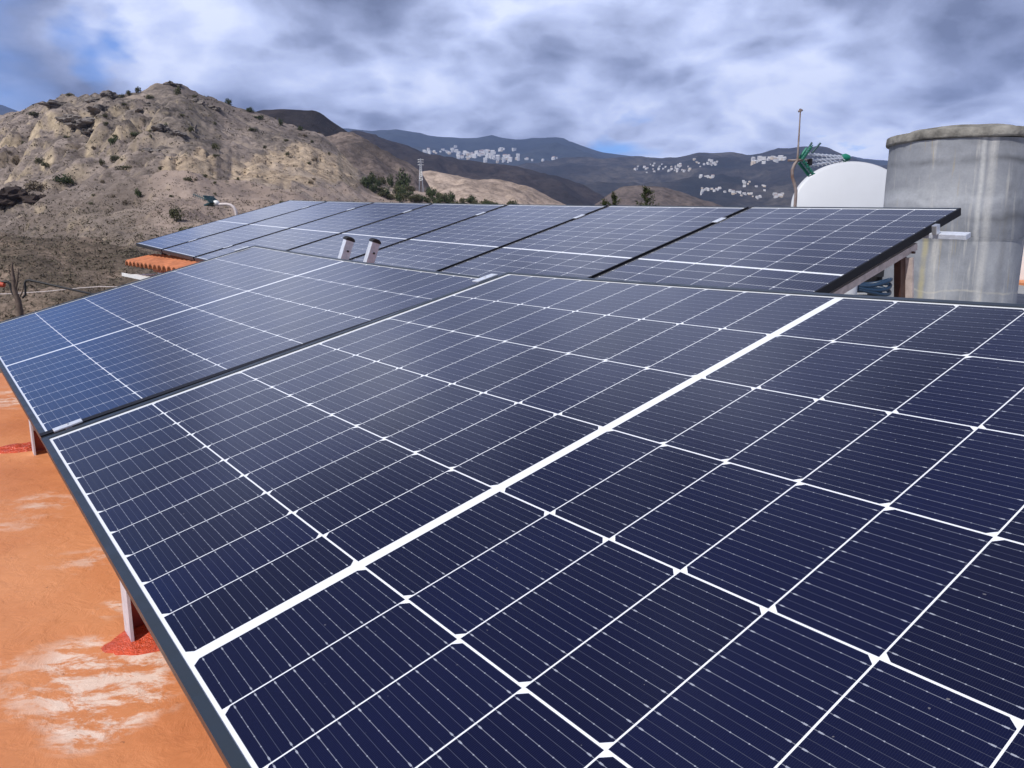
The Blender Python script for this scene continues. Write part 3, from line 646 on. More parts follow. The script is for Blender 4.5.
# ------------------------------------------------------------------ water tank
def tank_material():
    m = bpy.data.materials.new('fibre_cement'); m.use_nodes = True; t = NT(m.node_tree); b = t.n['Principled BSDF']
    co = t.new('ShaderNodeTexCoord').outputs['Object']; x, y, z = t.sep(co)[:3]
    n1 = t.noise(co, 2.2, 7, 0.62, 0.4)
    col = t.ramp(n1, [(0.3, (0.17, 0.185, 0.21)), (0.5, (0.28, 0.295, 0.325)), (0.7, (0.40, 0.415, 0.44))])
    # run-down streaks: noise stretched in height, seen round the wall
    ang = t.m('ARCTAN2', y, x)
    sv = t.comb(t.m('MULTIPLY', ang, 3.0), t.m('MULTIPLY', z, 0.35), 0.0)
    st = t.noise(sv, 2.6, 6, 0.62, 0.2)
    col = t.mix(t.mr(st, 0.56, 0.68, 0.0, 0.7), col, (0.58, 0.56, 0.52))
    sd_ = t.noise(t.vm('ADD', sv, (9.1, 3.0, 0)), 3.6, 5, 0.6, 0.2)
    col = t.mix(t.mr(sd_, 0.60, 0.70, 0.0, 0.55), col, (0.40, 0.32, 0.16))
    # dark bands, one just under the lid, and a pale lime band across the wall
    wz = t.m('ADD', z, t.m('MULTIPLY', t.m('SUBTRACT', t.noise(co, 2.4, 4, 0.55), 0.5), 0.16))
    for zc, w_, f_, c_ in ((0.532, 0.006, 0.9, (0.06, 0.06, 0.065)), (1.06, 0.035, 0.75, (0.085, 0.09, 0.10)), (1.19, 0.05, 0.6, (0.12, 0.125, 0.14)), (0.67, 0.05, 0.70, (0.09, 0.095, 0.105)), (0.81, 0.075, 0.70, (0.60, 0.62, 0.65)), (0.153, 0.012, 0.6, (0.62, 0.58, 0.48))):
        k = t.m('MULTIPLY', t.m('SUBTRACT', 1.0, t.m('DIVIDE', t.m('ABSOLUTE', t.m('SUBTRACT', wz, zc)), w_), clamp=True), f_)
        k = t.m('MULTIPLY', k, t.mr(t.noise(t.vm('ADD', co, (zc * 9, 0, 0)), 3.0, 5, 0.6), 0.35, 0.6))
        col = t.mix(k, col, c_)
    wob_ = t.m('MULTIPLY', t.m('SUBTRACT', t.noise(t.comb(0.0, 0.0, z), 3.0, 4, 0.6), 0.5), 0.10)
    for a0_, wd_, z0_, z1_, f_, c_ in ((-101, 0.050, 0.48, 1.25, 0.70, (0.62, 0.62, 0.60)), (-93.5, 0.085, 0.05, 1.25, 0.62, (0.62, 0.61, 0.58)), (-138, 0.06, 0.0, 0.56, 0.65, (0.46, 0.40, 0.20)), (-130, 0.08, 0.0, 0.54, 0.5, (0.58, 0.56, 0.52)), (-76, 0.09, 0.0, 0.9, 0.30, (0.10, 0.10, 0.105))):
        d_ = t.m('ABSOLUTE', t.m('SUBTRACT', t.m('ADD', ang, wob_), R(a0_)))
        k = t.m('MULTIPLY', t.mr(d_, wd_, wd_ * 0.25), t.m('MULTIPLY', t.mr(z, z0_ - .02, z0_ + .05), t.mr(z, z1_ + .02, z1_ - .02)))
        k = t.m('MULTIPLY', t.m('MULTIPLY', k, f_), t.mr(t.noise(co, 7, 5, 0.65), 0.30, 0.60, 0.35, 1.0))
        col = t.mix(k, col, c_)
    gr = t.noise(co, 60, 4, 0.7)
    col = t.mix(t.mr(gr, 0.3, 0.75, 0.0, 0.25), col, (0.16, 0.16, 0.16))
    t.l.new(col, b.inputs['Base Color']); b.inputs['Roughness'].default_value = 0.8
    bn = t.new('ShaderNodeBump'); bn.inputs['Strength'].default_value = 0.5; bn.inputs['Distance'].default_value = 0.006
    t.l.new(t.noise(co, 24, 7, 0.65), bn.inputs['Height']); t.l.new(bn.outputs[0], b.inputs['Normal'])
    return m
M_tank = tank_material()
M_lid = mat('weathered_lid', (0.33, 0.315, 0.28), 0.9, 0, 7, 0.5, nd=8, bump=0.8, bs=30, base2=(0.10, 0.095, 0.085), bd=0.015)
TY = 6.0
TX = 3.345
tk = empty('water_tank', (TX, TY, -0.56), 'large round grey weathered cement water tank with streaks and a lid', 'water tank')
bpy.context.view_layer.update()
body = MB()
k_ = 1.36
def wob(t, z): return 0.004 * math.sin(3*t + z*2) + 0.003 * noise.noise(Vector((math.cos(t)*2, math.sin(t)*2, z*3)))
prof = []
zs = [0, 0.03, 0.05, 0.3, 0.50, 0.515, 0.525, 0.535, 0.55, 0.8, 1.0, 1.2, 1.27]
for z in [q_ * 1.215 / 1.27 for q_ in zs]:
    r = 0.480 + 0.003 * (z / 1.27)
    if 0.52 <= z <= 0.53: r += 0.008
    prof.append((r, z))
# axis leans a touch to the right like the real one
body.lathe(prof, 96, jit=wob)
bo = body.build('tank_body', M_tank, tk)
lip = MB(); cx = 0.0
lip.lathe([(0.0, 1.335), (0.22, 1.33), (0.34, 1.318), (0.37, 1.300), (0.40, 1.292), (0.485, 1.285), (0.498, 1.278), (0.502, 1.232), (0.498, 1.220), (0.47, 1.218)], 96, (cx, 0), jit=lambda t, z: 0.006 * noise.noise(Vector((math.cos(t)*6, math.sin(t)*6, z*8))))
for i, v in enumerate(lip.v):
    lip.v[i] = (v[0], v[1], v[2] + 0.007 * noise.noise(Vector((v[0]*5, v[1]*5, 2))) + 0.008 * v[0])
lip.build('lid', M_lid, tk)
# ------------------------------------------------------------------ satellite dish
dc = at(850.4, 206.5, 7.6)
ds = empty('satellite_dish', (dc.x, dc.y + 0.15, -0.55), 'big white satellite dish seen from behind, left of the grey water tank', 'satellite dish')
bpy.context.view_layer.update()
dm = MB(); rx, ry = 0.545, 0.44; vs = []; nr, nn = 14, 96
for sgn, off in ((1, 0.0), (-1, 0.014)):
    for j in range(nr + 1):
        k = j / nr
        for i in range(nn):
            t_ = 2*math.pi*i/nn; vs.append((rx*k*math.cos(t_), off + 0.05 * k * k - 0.05, ry*k*math.sin(t_)))
K = (nr+1)*nn; fs = []
for j in range(nr):
    for i in range(nn):
        q = (j*nn+i, j*nn+(i+1)%nn, (j+1)*nn+(i+1)%nn, (j+1)*nn+i)
        fs.append(q); fs.append(tuple(a + K for a in q[::-1]))
fs += [(nr*nn+i, nr*nn+(i+1)%nn, K+nr*nn+(i+1)%nn, K+nr*nn+i) for i in range(nn)]
dm.add(vs, fs, True)
do = dm.build('reflector', M_dish, ds); do.matrix_world = Matrix.Translation(dc) @ Matrix.Rotation(R(-10), 4, 'Z') @ Matrix.Rotation(R(-14), 4, 'X')
m = MB(); m.tube([(dc.x, dc.y + .02, -0.55), (dc.x, dc.y + .02, dc.z - .25), (dc.x, dc.y - 0.06, dc.z - .12)], 0.03, 14); child(m, 'mast', M_alu, ds)
m = MB(); m.tube([(dc.x, dc.y, dc.z - .40), (dc.x + .03, dc.y + .55, dc.z - .30)], 0.014, 10); ar = child(m, 'arm', M_alu, ds)
m = MB(); m.tube([(dc.x + .03, dc.y + .56, dc.z - .28), (dc.x + .02, dc.y + .46, dc.z - .24)], 0.03, 14); m.build('receiver_head', M_white, ar)
# ------------------------------------------------------------------ television antenna by the dish
YA = 6.6
def pa(px, py, dy=0): return at(px, py, YA + dy)
an = empty('tv_antenna', pa(796, 199), 'tall thin mast with green and white television antenna left of the dish', 'antenna')
bpy.context.view_layer.update()
b0 = pa(795.5, 200)
m = MB(); pts = [Vector((b0.x, b0.y, -0.55))] + [pa(x_, y_) for x_, y_ in ((795.5, 199), (796, 191), (794.5, 184), (792.3, 177), (792.3, 170), (794.5, 164.5), (797.5, 160.5))]
m.tube(pts, [0.013]*len(pts), 12); child(m, 'curved_mast', M_rust, an)
m = MB(); m.tube([pa(797.5, 161), pa(798, 152), pa(800.4, 111)], [0.010, 0.008, 0.005], 10); child(m, 'pole', M_rust, an)
m = MB(); m.tube([pa(798.3, 111.5), pa(802.5, 110)], 0.008, 8); m.tube([pa(800.3, 108.8), pa(800.3, 112)], 0.010, 8); child(m, 'pole_top', M_rust, an)
m = MB(); m.tube([pa(788, 160.5), pa(800, 160.2), pa(812, 160)], 0.010, 8); child(m, 'bracket', M_rust, an)
hub = pa(800, 161)
for (a_, b_, c_) in (((800, 160), (809, 147.5), 0.10), ((801, 162), (811, 175), -0.10)):
    m = MB()
    for k in range(7):
        f_ = k / 6; p = pa(a_[0] + (b_[0]-a_[0])*f_, a_[1] + (b_[1]-a_[1])*f_)
        m.tube([p + Vector((-0.03, -0.16, 0)), p + Vector((0.04, 0.16, 0.0))], 0.0045, 6)
    m.tube([pa(*a_) + Vector((0, -0.05, 0)), pa(*b_) + Vector((0, -0.05, 0))], 0.012, 6); m.tube([pa(*a_) + Vector((0, 0.05, 0)), pa(*b_) + Vector((0, 0.05, 0))], 0.012, 6)
    child(m, 'reflector_wing', M_green, an)
m = MB(); m.tube([pa(806, 152), pa(812, 142.5)], 0.008, 8); m.tube([pa(812, 153), pa(820.5, 143)], 0.008, 8); child(m, 'upper_rods', M_teal, an)
for (a_, b_) in (((806, 154), (843, 156.8)), ((803, 160.8), (845, 158.5)), ((806, 166.2), (843, 160.4))):
    m = MB(); m.tube([pa(*a_), pa(*b_, 0.3)], 0.009, 8)
    for k in range(9):
        f_ = (k + .5) / 9; p = pa(a_[0] + (b_[0]-a_[0])*f_, a_[1] + (b_[1]-a_[1])*f_, 0.3*f_)
        m.tube([p + Vector((0, -0.05, -0.018)), p + Vector((0, 0.05, 0.018))], 0.003, 5)
    child(m, 'boom', M_aluwhite, an)
m = MB(); p = pa(845.5, 157.8, 0.3); m.tube([p + Vector((-0.035, 0, 0)), p + Vector((0.0, 0, 0.0)), p + Vector((0.035, 0, 0))], [0.028, 0.036, 0.022], 8); child(m, 'end_block', M_green, an)
m = MB(); m.box(tuple(pa(809.5, 163) + Vector((-.012, -.03, -.02))), tuple(pa(809.5, 163) + Vector((.012, .03, .03)))); child(m, 'junction_box', M_black, an)
# ------------------------------------------------------------------ antenna on a curved pipe beyond the back row
YB = 11.5
def pb(px, py, dy=0): return at(px, py, YB + dy)
an2 = empty('tv_antenna', pb(236, 216), 'small dark antenna on a curved pale pipe above the far left panels', 'antenna')
bpy.context.view_layer.update()
p_ = pb(236.5, 216)
m = MB(); m.tube([(p_.x, p_.y, -0.5), p_] + [pb(x_, y_) for x_, y_ in ((235.6, 211), (233.6, 207.2), (230.5, 205), (226.5, 204.2), (222, 204.3), (217, 204.6))], 0.021, 12); child(m, 'curved_pipe', M_pvc, an2)
bm_ = bmesh.new(); bmesh.ops.create_uvsphere(bm_, u_segments=20, v_segments=12, radius=0.042); me = bpy.data.meshes.new('cap'); 
for v in bm_.verts: v.co.x *= 1.15; v.co.z *= 0.95
for f_ in bm_.faces: f_.smooth = True
bm_.to_mesh(me); bm_.free(); me.materials.append(M_white); o = bpy.data.objects.new('cap', me); COL.objects.link(o); o.location = pb(216, 203) - an2.location; o.parent = an2
for (b_,) in (((208.5, 196.5),), ((209.5, 205.5),)):
    m = MB(); a_ = (215, 203)
    for k in range(6):
        f_ = k / 5; p = pb(a_[0] + (b_[0]-a_[0])*f_, a_[1] + (b_[1]-a_[1])*f_); m.tube([p + Vector((-0.02, -0.14, 0)), p + Vector((0.02, 0.14, 0))], 0.012, 6)
    m.tube([pb(*a_), pb(*b_)], 0.014, 6); child(m, 'reflector_wing', M_teal, an2)
m = MB(); m.tube([pb(214, 202.5), pb(193, 194.2, 0.5)], 0.007, 8)
for k in range(12):
    f_ = (k + .5) / 12; p = pb(214 - 21*f_, 202.5 - 8.3*f_, 0.5*f_); m.tube([p + Vector((0.02, -0.07, -0.035)), p + Vector((-0.02, 0.07, 0.035))], 0.004, 5)
child(m, 'boom', M_teal, an2)
# ------------------------------------------------------------------ hose and bottles under the end of the back row
hs = MB(); c0 = at(864, 291, 5.3)
for k in range(3):
    hs.tube([c0 + Vector((0.17*math.cos(t_), 0.10*math.sin(t_), 0.03*k + 0.02*math.sin(2*t_+k))) for t_ in [2*math.pi*i/26 for i in range(27)]], 0.013, 8, cap=False)
tag(hs.build('hose_coil', M_bluehose), 'coil of dark blue hose lying between the back row and the tank', 'hose')
bt = MB(); q = at(848, 284, 5.2); prof = [(0.0, 0), (0.055, 0.0), (0.06, 0.02), (0.06, 0.14), (0.05, 0.18), (0.022, 0.21), (0.022, 0.235), (0.0, 0.235)]
bt.lathe(prof, 24, (0, 0)); o = bt.build('plastic_jug', M_dish); o.location = (q.x, q.y, q.z - 0.12); tag(o, 'small white plastic jug under the right end of the back row', 'jug')
cr = MB(); q = at(858, 272, 5.6)
for k in range(3): cr.box((q.x - .16, q.y - .1, q.z - .25 + k*.11), (q.x + .14, q.y - .085, q.z - .17 + k*.11)); cr.box((q.x - .16, q.y + .1, q.z - .25 + k*.11), (q.x + .14, q.y + .115, q.z - .17 + k*.11))
for sx in (-.16, .125): cr.box((q.x + sx, q.y - .084, q.z - .3), (q.x + sx + .015, q.y + .099, q.z + .05))
cr.box((q.x - .144, q.y - .084, q.z - .3), (q.x + .124, q.y + .099, q.z - .285))
tag(cr.build('crate', M_black), 'black slatted crate in the shade behind the right end panel', 'crate')

# ------------------------------------------------------------------ vegetation
def leaf_mat(name, a, b):
    m = bpy.data.materials.new(name); m.use_nodes = True; t = NT(m.node_tree); p = t.n['Principled BSDF']
    g_ = t.new('ShaderNodeNewGeometry').outputs['Random Per Island']; oi = t.new('ShaderNodeObjectInfo').outputs['Random']
    c = t.mix(g_, a, b); c = t.mix(t.mr(oi, 0, 1, 0.0, 0.5), c, tuple((x + y) * .35 for x, y in zip(a, b)))
    t.l.new(c, p.inputs['Base Color']); p.inputs['Roughness'].default_value = 0.8; p.inputs['Specular IOR Level'].default_value = 0.2
    return m
ML_olive = leaf_mat('olive_leaves', (0.055, 0.060, 0.030), (0.13, 0.125, 0.070))
ML_green = leaf_mat('green_leaves', (0.030, 0.045, 0.022), (0.085, 0.105, 0.045))
ML_dry = leaf_mat('dry_leaves', (0.13, 0.105, 0.075), (0.25, 0.20, 0.145))
ML_con = leaf_mat('conifer_needles', (0.016, 0.028, 0.012), (0.065, 0.080, 0.022))
def foliage(mb, n, size, fn, rng):
    for _ in range(n):
        c, d = fn(rng)
        s_ = size * rng.uniform(.6, 1.3)
        a = Vector((rng.gauss(0, 1), rng.gauss(0, 1), rng.gauss(0, 1))).normalized(); b = a.cross(d if d.length > .1 else Vector((0, 0, 1))).normalized()
        mb.add([c - a*s_ - b*s_*.5, c + a*s_ - b*s_*.4, c + a*s_*.7 + b*s_*.6, c - a*s_*.8 + b*s_*.5], [(0, 1, 2, 3)])
def blobfn(rx, rz, lumps, rng0):
    L_ = [(Vector((rng0.uniform(-.55, .55)*rx, rng0.uniform(-.55, .55)*rx, rng0.uniform(.25, .7)*rz)), rng0.uniform(.35, .6)) for _ in range(lumps)]
    def fn(r):
        c, k = r.choice(L_); d = Vector((r.gauss(0, 1), r.gauss(0, 1), r.gauss(0, .8))).normalized()
        p = c + Vector((d.x*rx*k, d.y*rx*k, d.z*rz*k)) * (r.random() ** .35); p.z = max(0.0, p.z)
        return p, d
    return fn
def shrub_proto(kind, seed, m):
    rng = random.Random(seed); mb = MB(); foliage(mb, 420, 0.085, blobfn(1.0, 0.95, 6, rng), rng)
    for k in range(5):
        a = rng.uniform(0, 6.28); mb.tube([(0, 0, -.1), (math.cos(a)*.4, math.sin(a)*.4, .5)], [.05, .02], 5)
    me = bpy.data.meshes.new(kind); me.from_pydata(mb.v, [], mb.f); me.materials.append(m); return me
SH = {'olive': [shrub_proto('shrub', 1, ML_olive), shrub_proto('shrub', 2, ML_olive)], 'green': [shrub_proto('shrub', 3, ML_green), shrub_proto('shrub', 4, ML_green)], 'dry': [shrub_proto('shrub', 5, ML_dry)]}
def hit(bvs, px, py):
    d = ray(px, py); best = None
    for b in bvs:
        r_ = b.ray_cast(Vector((0, 0, 0)), d)
        if r_[0] is not None and (best is None or r_[3] < best[1]): best = (r_[0], r_[3])
    return best
def place_shrub(px, py, wpx, hpx, kind, label, group, bvs, name='shrub'):
    for dy in (0, 2, 4, 6, 8, 10, 13, 16, 20):
        h = hit(bvs, px, py + dy)
        if h: hpx += dy; break
    if not h: return
    p, dist_ = h; me = random.choice(SH[kind]); o = bpy.data.objects.new(name, me); COL.objects.link(o)
    s_ = dist_ / F; o.scale = (wpx * .5 * s_, wpx * .5 * s_ * random.uniform(.8, 1.1), hpx * s_ * 1.0); o.location = p - Vector((0, 0, 0.12 * hpx * s_)); o.rotation_euler = (0, 0, random.uniform(0, 6.28))
    tag(o, label, 'shrub', group)
BV = [BV_main, BV_near]
big = [(63, 184, 17, 9, 'green', 'rounded dark green shrub above the dark hollow at the left'), (114, 144, 13, 7, 'green', 'dark green shrub in the middle of the rocky hill face'), (136, 136, 13, 4, 'green', 'low bright green shrub right of the dark hill shrub'),
 (164, 130, 10, 7, 'green', 'grey green shrub beneath the craggy peak'), (177, 95, 8, 8, 'olive', 'shrub just under the pointed hilltop'), (228, 104, 9, 5, 'green', 'round dark shrub on the skyline right of the peak, upper of two'), (250, 112, 10, 5, 'green', 'round dark shrub on the skyline right of the peak, lower of two'),
 (258, 119, 13, 4, 'green', 'low spreading green shrub just below the hill skyline'), (281, 125, 6, 7, 'green', 'upright dark shrub near the end of the hill skyline'), (253, 131, 9, 4, 'olive', 'flat olive shrub on the smooth right flank of the hill'),
 (35, 116, 17, 4, 'olive', 'wide low olive shrub near the left skyline'), (121, 98, 7, 4, 'olive', 'small shrub on the skyline right of the rock outcrop'), (129, 95, 8, 5, 'olive', 'shrub on the skyline between outcrop and peak'), (137, 91, 7, 4, 'olive', 'small shrub on the skyline just left of the peak'),
 (70, 96, 6, 3, 'olive', 'tiny shrub on the left skyline'), (138, 196, 9, 7, 'green', 'dark green shrub in the middle of the lower slope'), (176, 221, 12, 15, 'olive', 'olive bush on the slope above the far end panel'), (188, 233, 18, 8, 'olive', 'low olive bush just above the far end panel'),
 (188, 181, 8, 5, 'olive', 'small shrub at the foot of the tan cliff'), (216, 150, 8, 7, 'olive', 'shrub at the head of the tan cliff'), (40, 163, 8, 6, 'olive', 'shrub, left one of a pair on the left slope'), (46, 167, 8, 5, 'olive', 'shrub, right one of a pair on the left slope'), (16, 164, 9, 8, 'dry', 'dry brown shrub near the left edge of the slope'),
 (115, 161, 8, 7, 'olive', 'shrub in the gully below the rocky face'), (101, 165, 6, 5, 'olive', 'small shrub beside the gully'), (125, 170, 16, 5, 'olive', 'wide low shrub in the middle of the hill'), (35, 190, 22, 9, 'dry', 'dry brown bush beside the dark hollow'),
 (150, 99, 7, 5, 'olive', 'small shrub on the left side of the peak'), (190, 132, 7, 6, 'olive', 'shrub among the rocks below the peak'), (300, 130, 7, 4, 'green', 'small shrub where the hill meets the dark ridge')]
for a in big: place_shrub(*a, 'shrubs on the rocky hill', BV)
rs = random.Random(5)
for k in range(46):
    px = rs.uniform(2, 330); yr = lerp_pts(sil_main, px); py = rs.uniform(yr + 4, 205)
    place_shrub(px, py, rs.uniform(3, 7), rs.uniform(2, 4), rs.choice(['olive', 'dry', 'olive']), 'small dull scattered shrub on the dry hillside', 'small scattered hillside shrubs', BV)
# boulders and outcrops on the hill
M_rock = mat('grey_rock', (0.27, 0.235, 0.21), 0.95, 0, 0.5, 0.5, nd=8, bump=1.0, bs=1.2, base2=(0.11, 0.095, 0.085), bd=0.6)
M_rockd = mat('hollow_shade_rock', (0.055, 0.036, 0.030), 0.95, 0, 0.4, 0.5, nd=8, bump=1.0, bs=1.0, bd=0.5)  # lump standing in for a recess, whose shade is put into its colour
def rock_mesh(seed, m, flat_=0.7):
    bm = bmesh.new(); bmesh.ops.create_icosphere(bm, subdivisions=4, radius=1.0)
    for v in bm.verts:
        p = v.co.copy(); k = 1 + 0.55 * noise.fractal(p * 1.3 + Vector((seed * 7, 0, 0)), 0.9, 2.0, 5)
        c_ = noise.cell(p * 2.2 + Vector((seed, 3, 1))) * .16
        v.co = Vector((p.x, p.y, p.z * flat_)) * (k + c_)
    me = bpy.data.meshes.new('rock'); bm.to_mesh(me); bm.free(); me.materials.append(m); return me
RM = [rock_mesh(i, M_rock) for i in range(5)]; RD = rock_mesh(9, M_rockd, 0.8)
def place_rock(px, py, w, h_, lab, me, grp):
    q = hit(BV, px, py)
    if not q: return
    o = bpy.data.objects.new('rock', me); COL.objects.link(o); k = q[1] / F
    o.location = q[0] - Vector((0, 0, h_ * .22 * k)); o.scale = (w * .5 * k, w * .4 * k, h_ * .62 * k); o.rotation_euler = (0, 0, (px * 7) % 6.28); tag(o, lab, 'rock', grp)
place_rock(20, 197, 46, 22, 'wide brown rock lump coloured with the shade of the hollow at the left edge of the slope', RD, None)
for (px, py, w, h_, lab) in ((108, 95, 15, 9, 'dark crag standing on the left skyline'), (95, 100, 16, 7, 'rock shelf just left of the skyline crag'), (99, 109, 20, 9, 'rugged outcrop below the skyline crag'), (84, 121, 26, 10, 'pale grey rock band on the upper left face'), (70, 117, 18, 9, 'grey rock left of the pale rock band'), (58, 103, 22, 6, 'low rock ledge along the left skyline'), (90, 131, 16, 7, 'rock below the pale rock band'),
  (160, 128, 16, 9, 'grey boulder cluster beside the shrub under the peak'), (176, 133, 18, 8, 'pale boulder right of the shrub under the peak'), (196, 101, 13, 9, 'slanting slab right below the peak'), (192, 128, 12, 14, 'upright dark rock on the gully edge'), (147, 104, 12, 5, 'small ledge left of the peak'), (142, 110, 13, 6, 'lower ledge left of the peak'), (213, 108, 14, 6, 'flat rock on the right shoulder of the peak'), (172, 84, 16, 6, 'summit rock on the pointed hilltop'), (149, 150, 16, 6, 'rock spur at the bottom of the gully')):
    place_rock(px, py, w, h_, lab, RM[(px + py) % 5], 'rocks of the hill')
# the green thicket along the field edge
th = random.Random(8)
for k in range(64):
    f_ = th.random(); px = 364 + 152 * f_; yb = lerp_pts([(364, 187), (380, 194), (400, 201), (430, 208), (470, 211), (516, 212)], px)
    top = lerp_pts([(364, 176), (372, 174), (392, 180), (402, 186), (420, 184), (440, 190), (458, 194), (480, 195), (500, 197), (516, 203)], px)
    py = top + 7 + (yb - top - 5) * th.random()
    place_shrub(px, py, th.uniform(8, 15), th.uniform(6, 11), th.choice(['green', 'olive', 'olive', 'green']), 'green bush in the thicket along the edge of the pale field', 'bushes of the thicket', BV, 'bush')
for (px, py, w_, h_, lab) in ((371, 186, 15, 14, 'round dark green tree at the left end of the thicket'), (402, 186, 20, 17, 'large round olive tree standing above the thicket'), (390, 183, 9, 9, 'small olive tree between the two round trees')):
    place_shrub(px, py, w_, h_, 'green', lab, 'bushes of the thicket', BV, 'tree')
# tufts and stones over the nearer slope: nobody could count them
tf = MB(); rg = random.Random(11); cnt = 0
for k in range(13000):
    px = rg.uniform(-60, 420); py = rg.uniform(95, 330) if k % 2 else rg.uniform(200, 330)
    h = hit(BV, px, py)
    if not h: continue
    p, d_ = h
    if p.z > 62: continue
    s_ = rg.uniform(.45, 1.5) * d_ / F * (1.2 if py < 235 else 1.5)
    for q in range(4):
        c = p + Vector((rg.gauss(0, 1)*s_, rg.gauss(0, 1)*s_, rg.uniform(0, .7)*s_)); a = Vector((rg.gauss(0, 1), rg.gauss(0, 1), rg.gauss(0, 1))).normalized()*s_*.7; b = Vector((rg.gauss(0, 1), rg.gauss(0, 1), rg.gauss(0, 1))).normalized()*s_*.7
        tf.add([c - a, c + b, c + a], [(0, 1, 2)])
tag(tf.build('scrub', leaf_mat('scrub_leaves', (0.075, 0.068, 0.045), (0.21, 0.175, 0.13))), 'low dry scrub scattered over the hillside', 'scrub', kind='stuff')
# conifers behind the back row
def conifer(px, ptop, wpx, seed, label, Yc=30.0):
    top = at(px, ptop, Yc); base = Vector((top.x, top.y, top.z - 6.0)); e = empty('conifer_tree', base, label, 'tree', 'conifers beyond the back row'); rng = random.Random(seed)
    W_ = wpx / F * Yc * 0.95
    mb = MB()
    for i in range(150):
        f_ = rng.random() ** .8; zc = 6.0 - f_ * 3.2; rr = W_ * (0.10 + 1.25 * min(1, f_ * 2.6)) * rng.uniform(.45, 1.2); a = rng.uniform(0, 6.28)
        tip = Vector((math.cos(a)*rr, math.sin(a)*rr, zc + rng.uniform(.0, .12)))
        root_ = Vector((0, 0, zc - .05 - rr*.2))
        for q in range(26):
            g_ = rng.random(); c = root_.lerp(tip, g_) + Vector((rng.gauss(0, .03), rng.gauss(0, .03), rng.gauss(0, .035)))
            aa = Vector((rng.gauss(0, 1), rng.gauss(0, 1), rng.gauss(.6, 1))).normalized()*.055; bb = Vector((rng.gauss(0, 1), rng.gauss(0, 1), rng.gauss(0, 1))).normalized()*.022
            mb.add([c - aa - bb, c + aa, c - aa + bb], [(0, 1, 2)])
    mb.build('crown', ML_con, e)
    m = MB(); m.tube([(0, 0, 0), (0.03, 0, 3), (0, 0, 5.9)], [.16, .09, .01], 8); m.build('trunk', M_wood, e)
conifer(604.5, 197, 12, 1, 'lowest conifer top at the left, poking above the back row'); conifer(614, 191.5, 12, 2, 'middle conifer top just left of the tallest one'); conifer(646.5, 184.5, 19, 3, 'tallest and widest conifer top behind the back row')
# ------------------------------------------------------------------ bare trunk, pipes and wire beyond the left end
tr = empty('bare_tree', at(19, 318, 11.0), 'thin bare tree trunk beyond the left end of the front row', 'tree'); bpy.context.view_layer.update()
def pc(px, py, dy=0): return at(px, py, 11.0 + dy)
m = MB(); m.tube([pc(21, 330), pc(20, 312), pc(18, 300), pc(14.5, 290), pc(13.5, 279), pc(12, 268), pc(12.5, 262)], [.055, .045, .04, .034, .026, .018, .008], 10)
m.tube([pc(15, 292), pc(17.5, 280), pc(18.5, 268)], [.02, .014, .005], 7); m.tube([pc(13.7, 282), pc(9.5, 273), pc(8.5, 266)], [.014, .009, .004], 7); m.tube([pc(18, 300), pc(22.5, 292), pc(24, 284)], [.014, .010, .004], 7)
child(m, 'trunk', M_wood, tr)
m = MB(); m.tube([pc(-10, 283), pc(3, 282), pc(7.5, 281.8), pc(10, 284), pc(11.5, 290), pc(13, 294), pc(16, 298)], 0.016, 9); tag(m.build('water_pipe', M_black), 'short black bent pipe running into the bare trunk', 'pipe')
m = MB(); m.tube([pc(22.5, 298), pc(25.5, 294.5), pc(25.2, 288), pc(24.8, 283), pc(26.3, 280.6), pc(30, 280.2), pc(45, 283.5), pc(65, 288), pc(92, 294, -.3), pc(115, 299, -.6)], 0.015, 9); tag(m.build('water_pipe', M_black), 'long black pipe bending up then sloping down right of the trunk', 'pipe')
m = MB(); m.tube([pc(-30, 294.5), pc(10, 293.8), pc(45, 291.5), pc(80, 288), pc(100, 286.6), pc(118, 286.9), pc(160, 290)], 0.0055, 6); tag(m.build('cable', M_pvc), 'thin pale cable stretched across the slope beyond the front row', 'cable')
m = MB(); q = pc(0, 284); vs = []
m.tube([pc(-4, 283.5), pc(4.2, 285)], [0.05, 0.035], 10); tag(m.build('pipe_fitting', mat('red_plastic', (0.50, 0.07, 0.03), 0.5)), 'red orange fitting on the black pipe at the left edge', 'fitting')
# ------------------------------------------------------------------ lattice pylon
h = hit([BV_main], 421, 196) or (at(421, 190, 240), 240)
py_ = at(421, 181, 330.0); e = empty('pylon', py_, 'pale lattice electricity pylon on the ridge above the thicket', 'pylon')
s_ = 330 / F; H = 21 * s_; m = MB()
for sx, sy in ((-1, -1), (1, -1), (1, 1), (-1, 1)): m.tube([(sx*.9, sy*.9, -6), (sx*.35, sy*.35, H*.7), (0, 0, H)], .075, 5)
for k in range(9):
    z0, z1 = H*.72*k/9, H*.72*(k+1)/9; w0, w1 = 0.86-.6*k/9, 0.86-.6*(k+1)/9
    m.tube([(-w0, -w0, z0), (w1, -w1, z1)], .05, 4); m.tube([(w0, -w0, z0), (-w1, -w1, z1)], .05, 4); m.tube([(-w0, w0, z0), (w1, w1, z1)], .05, 4)
m.build('tower', M_alu, e)
for z in (.72, .84, .94):
    m = MB(); m.tube([(-1.3, 0, H*z), (1.3, 0, H*z)], .10, 5); m.tube([(-1.3, 0, H*z), (0, 0, H*z+.4), (1.3, 0, H*z)], .05, 4); m.build('crossarm', M_alu, e)
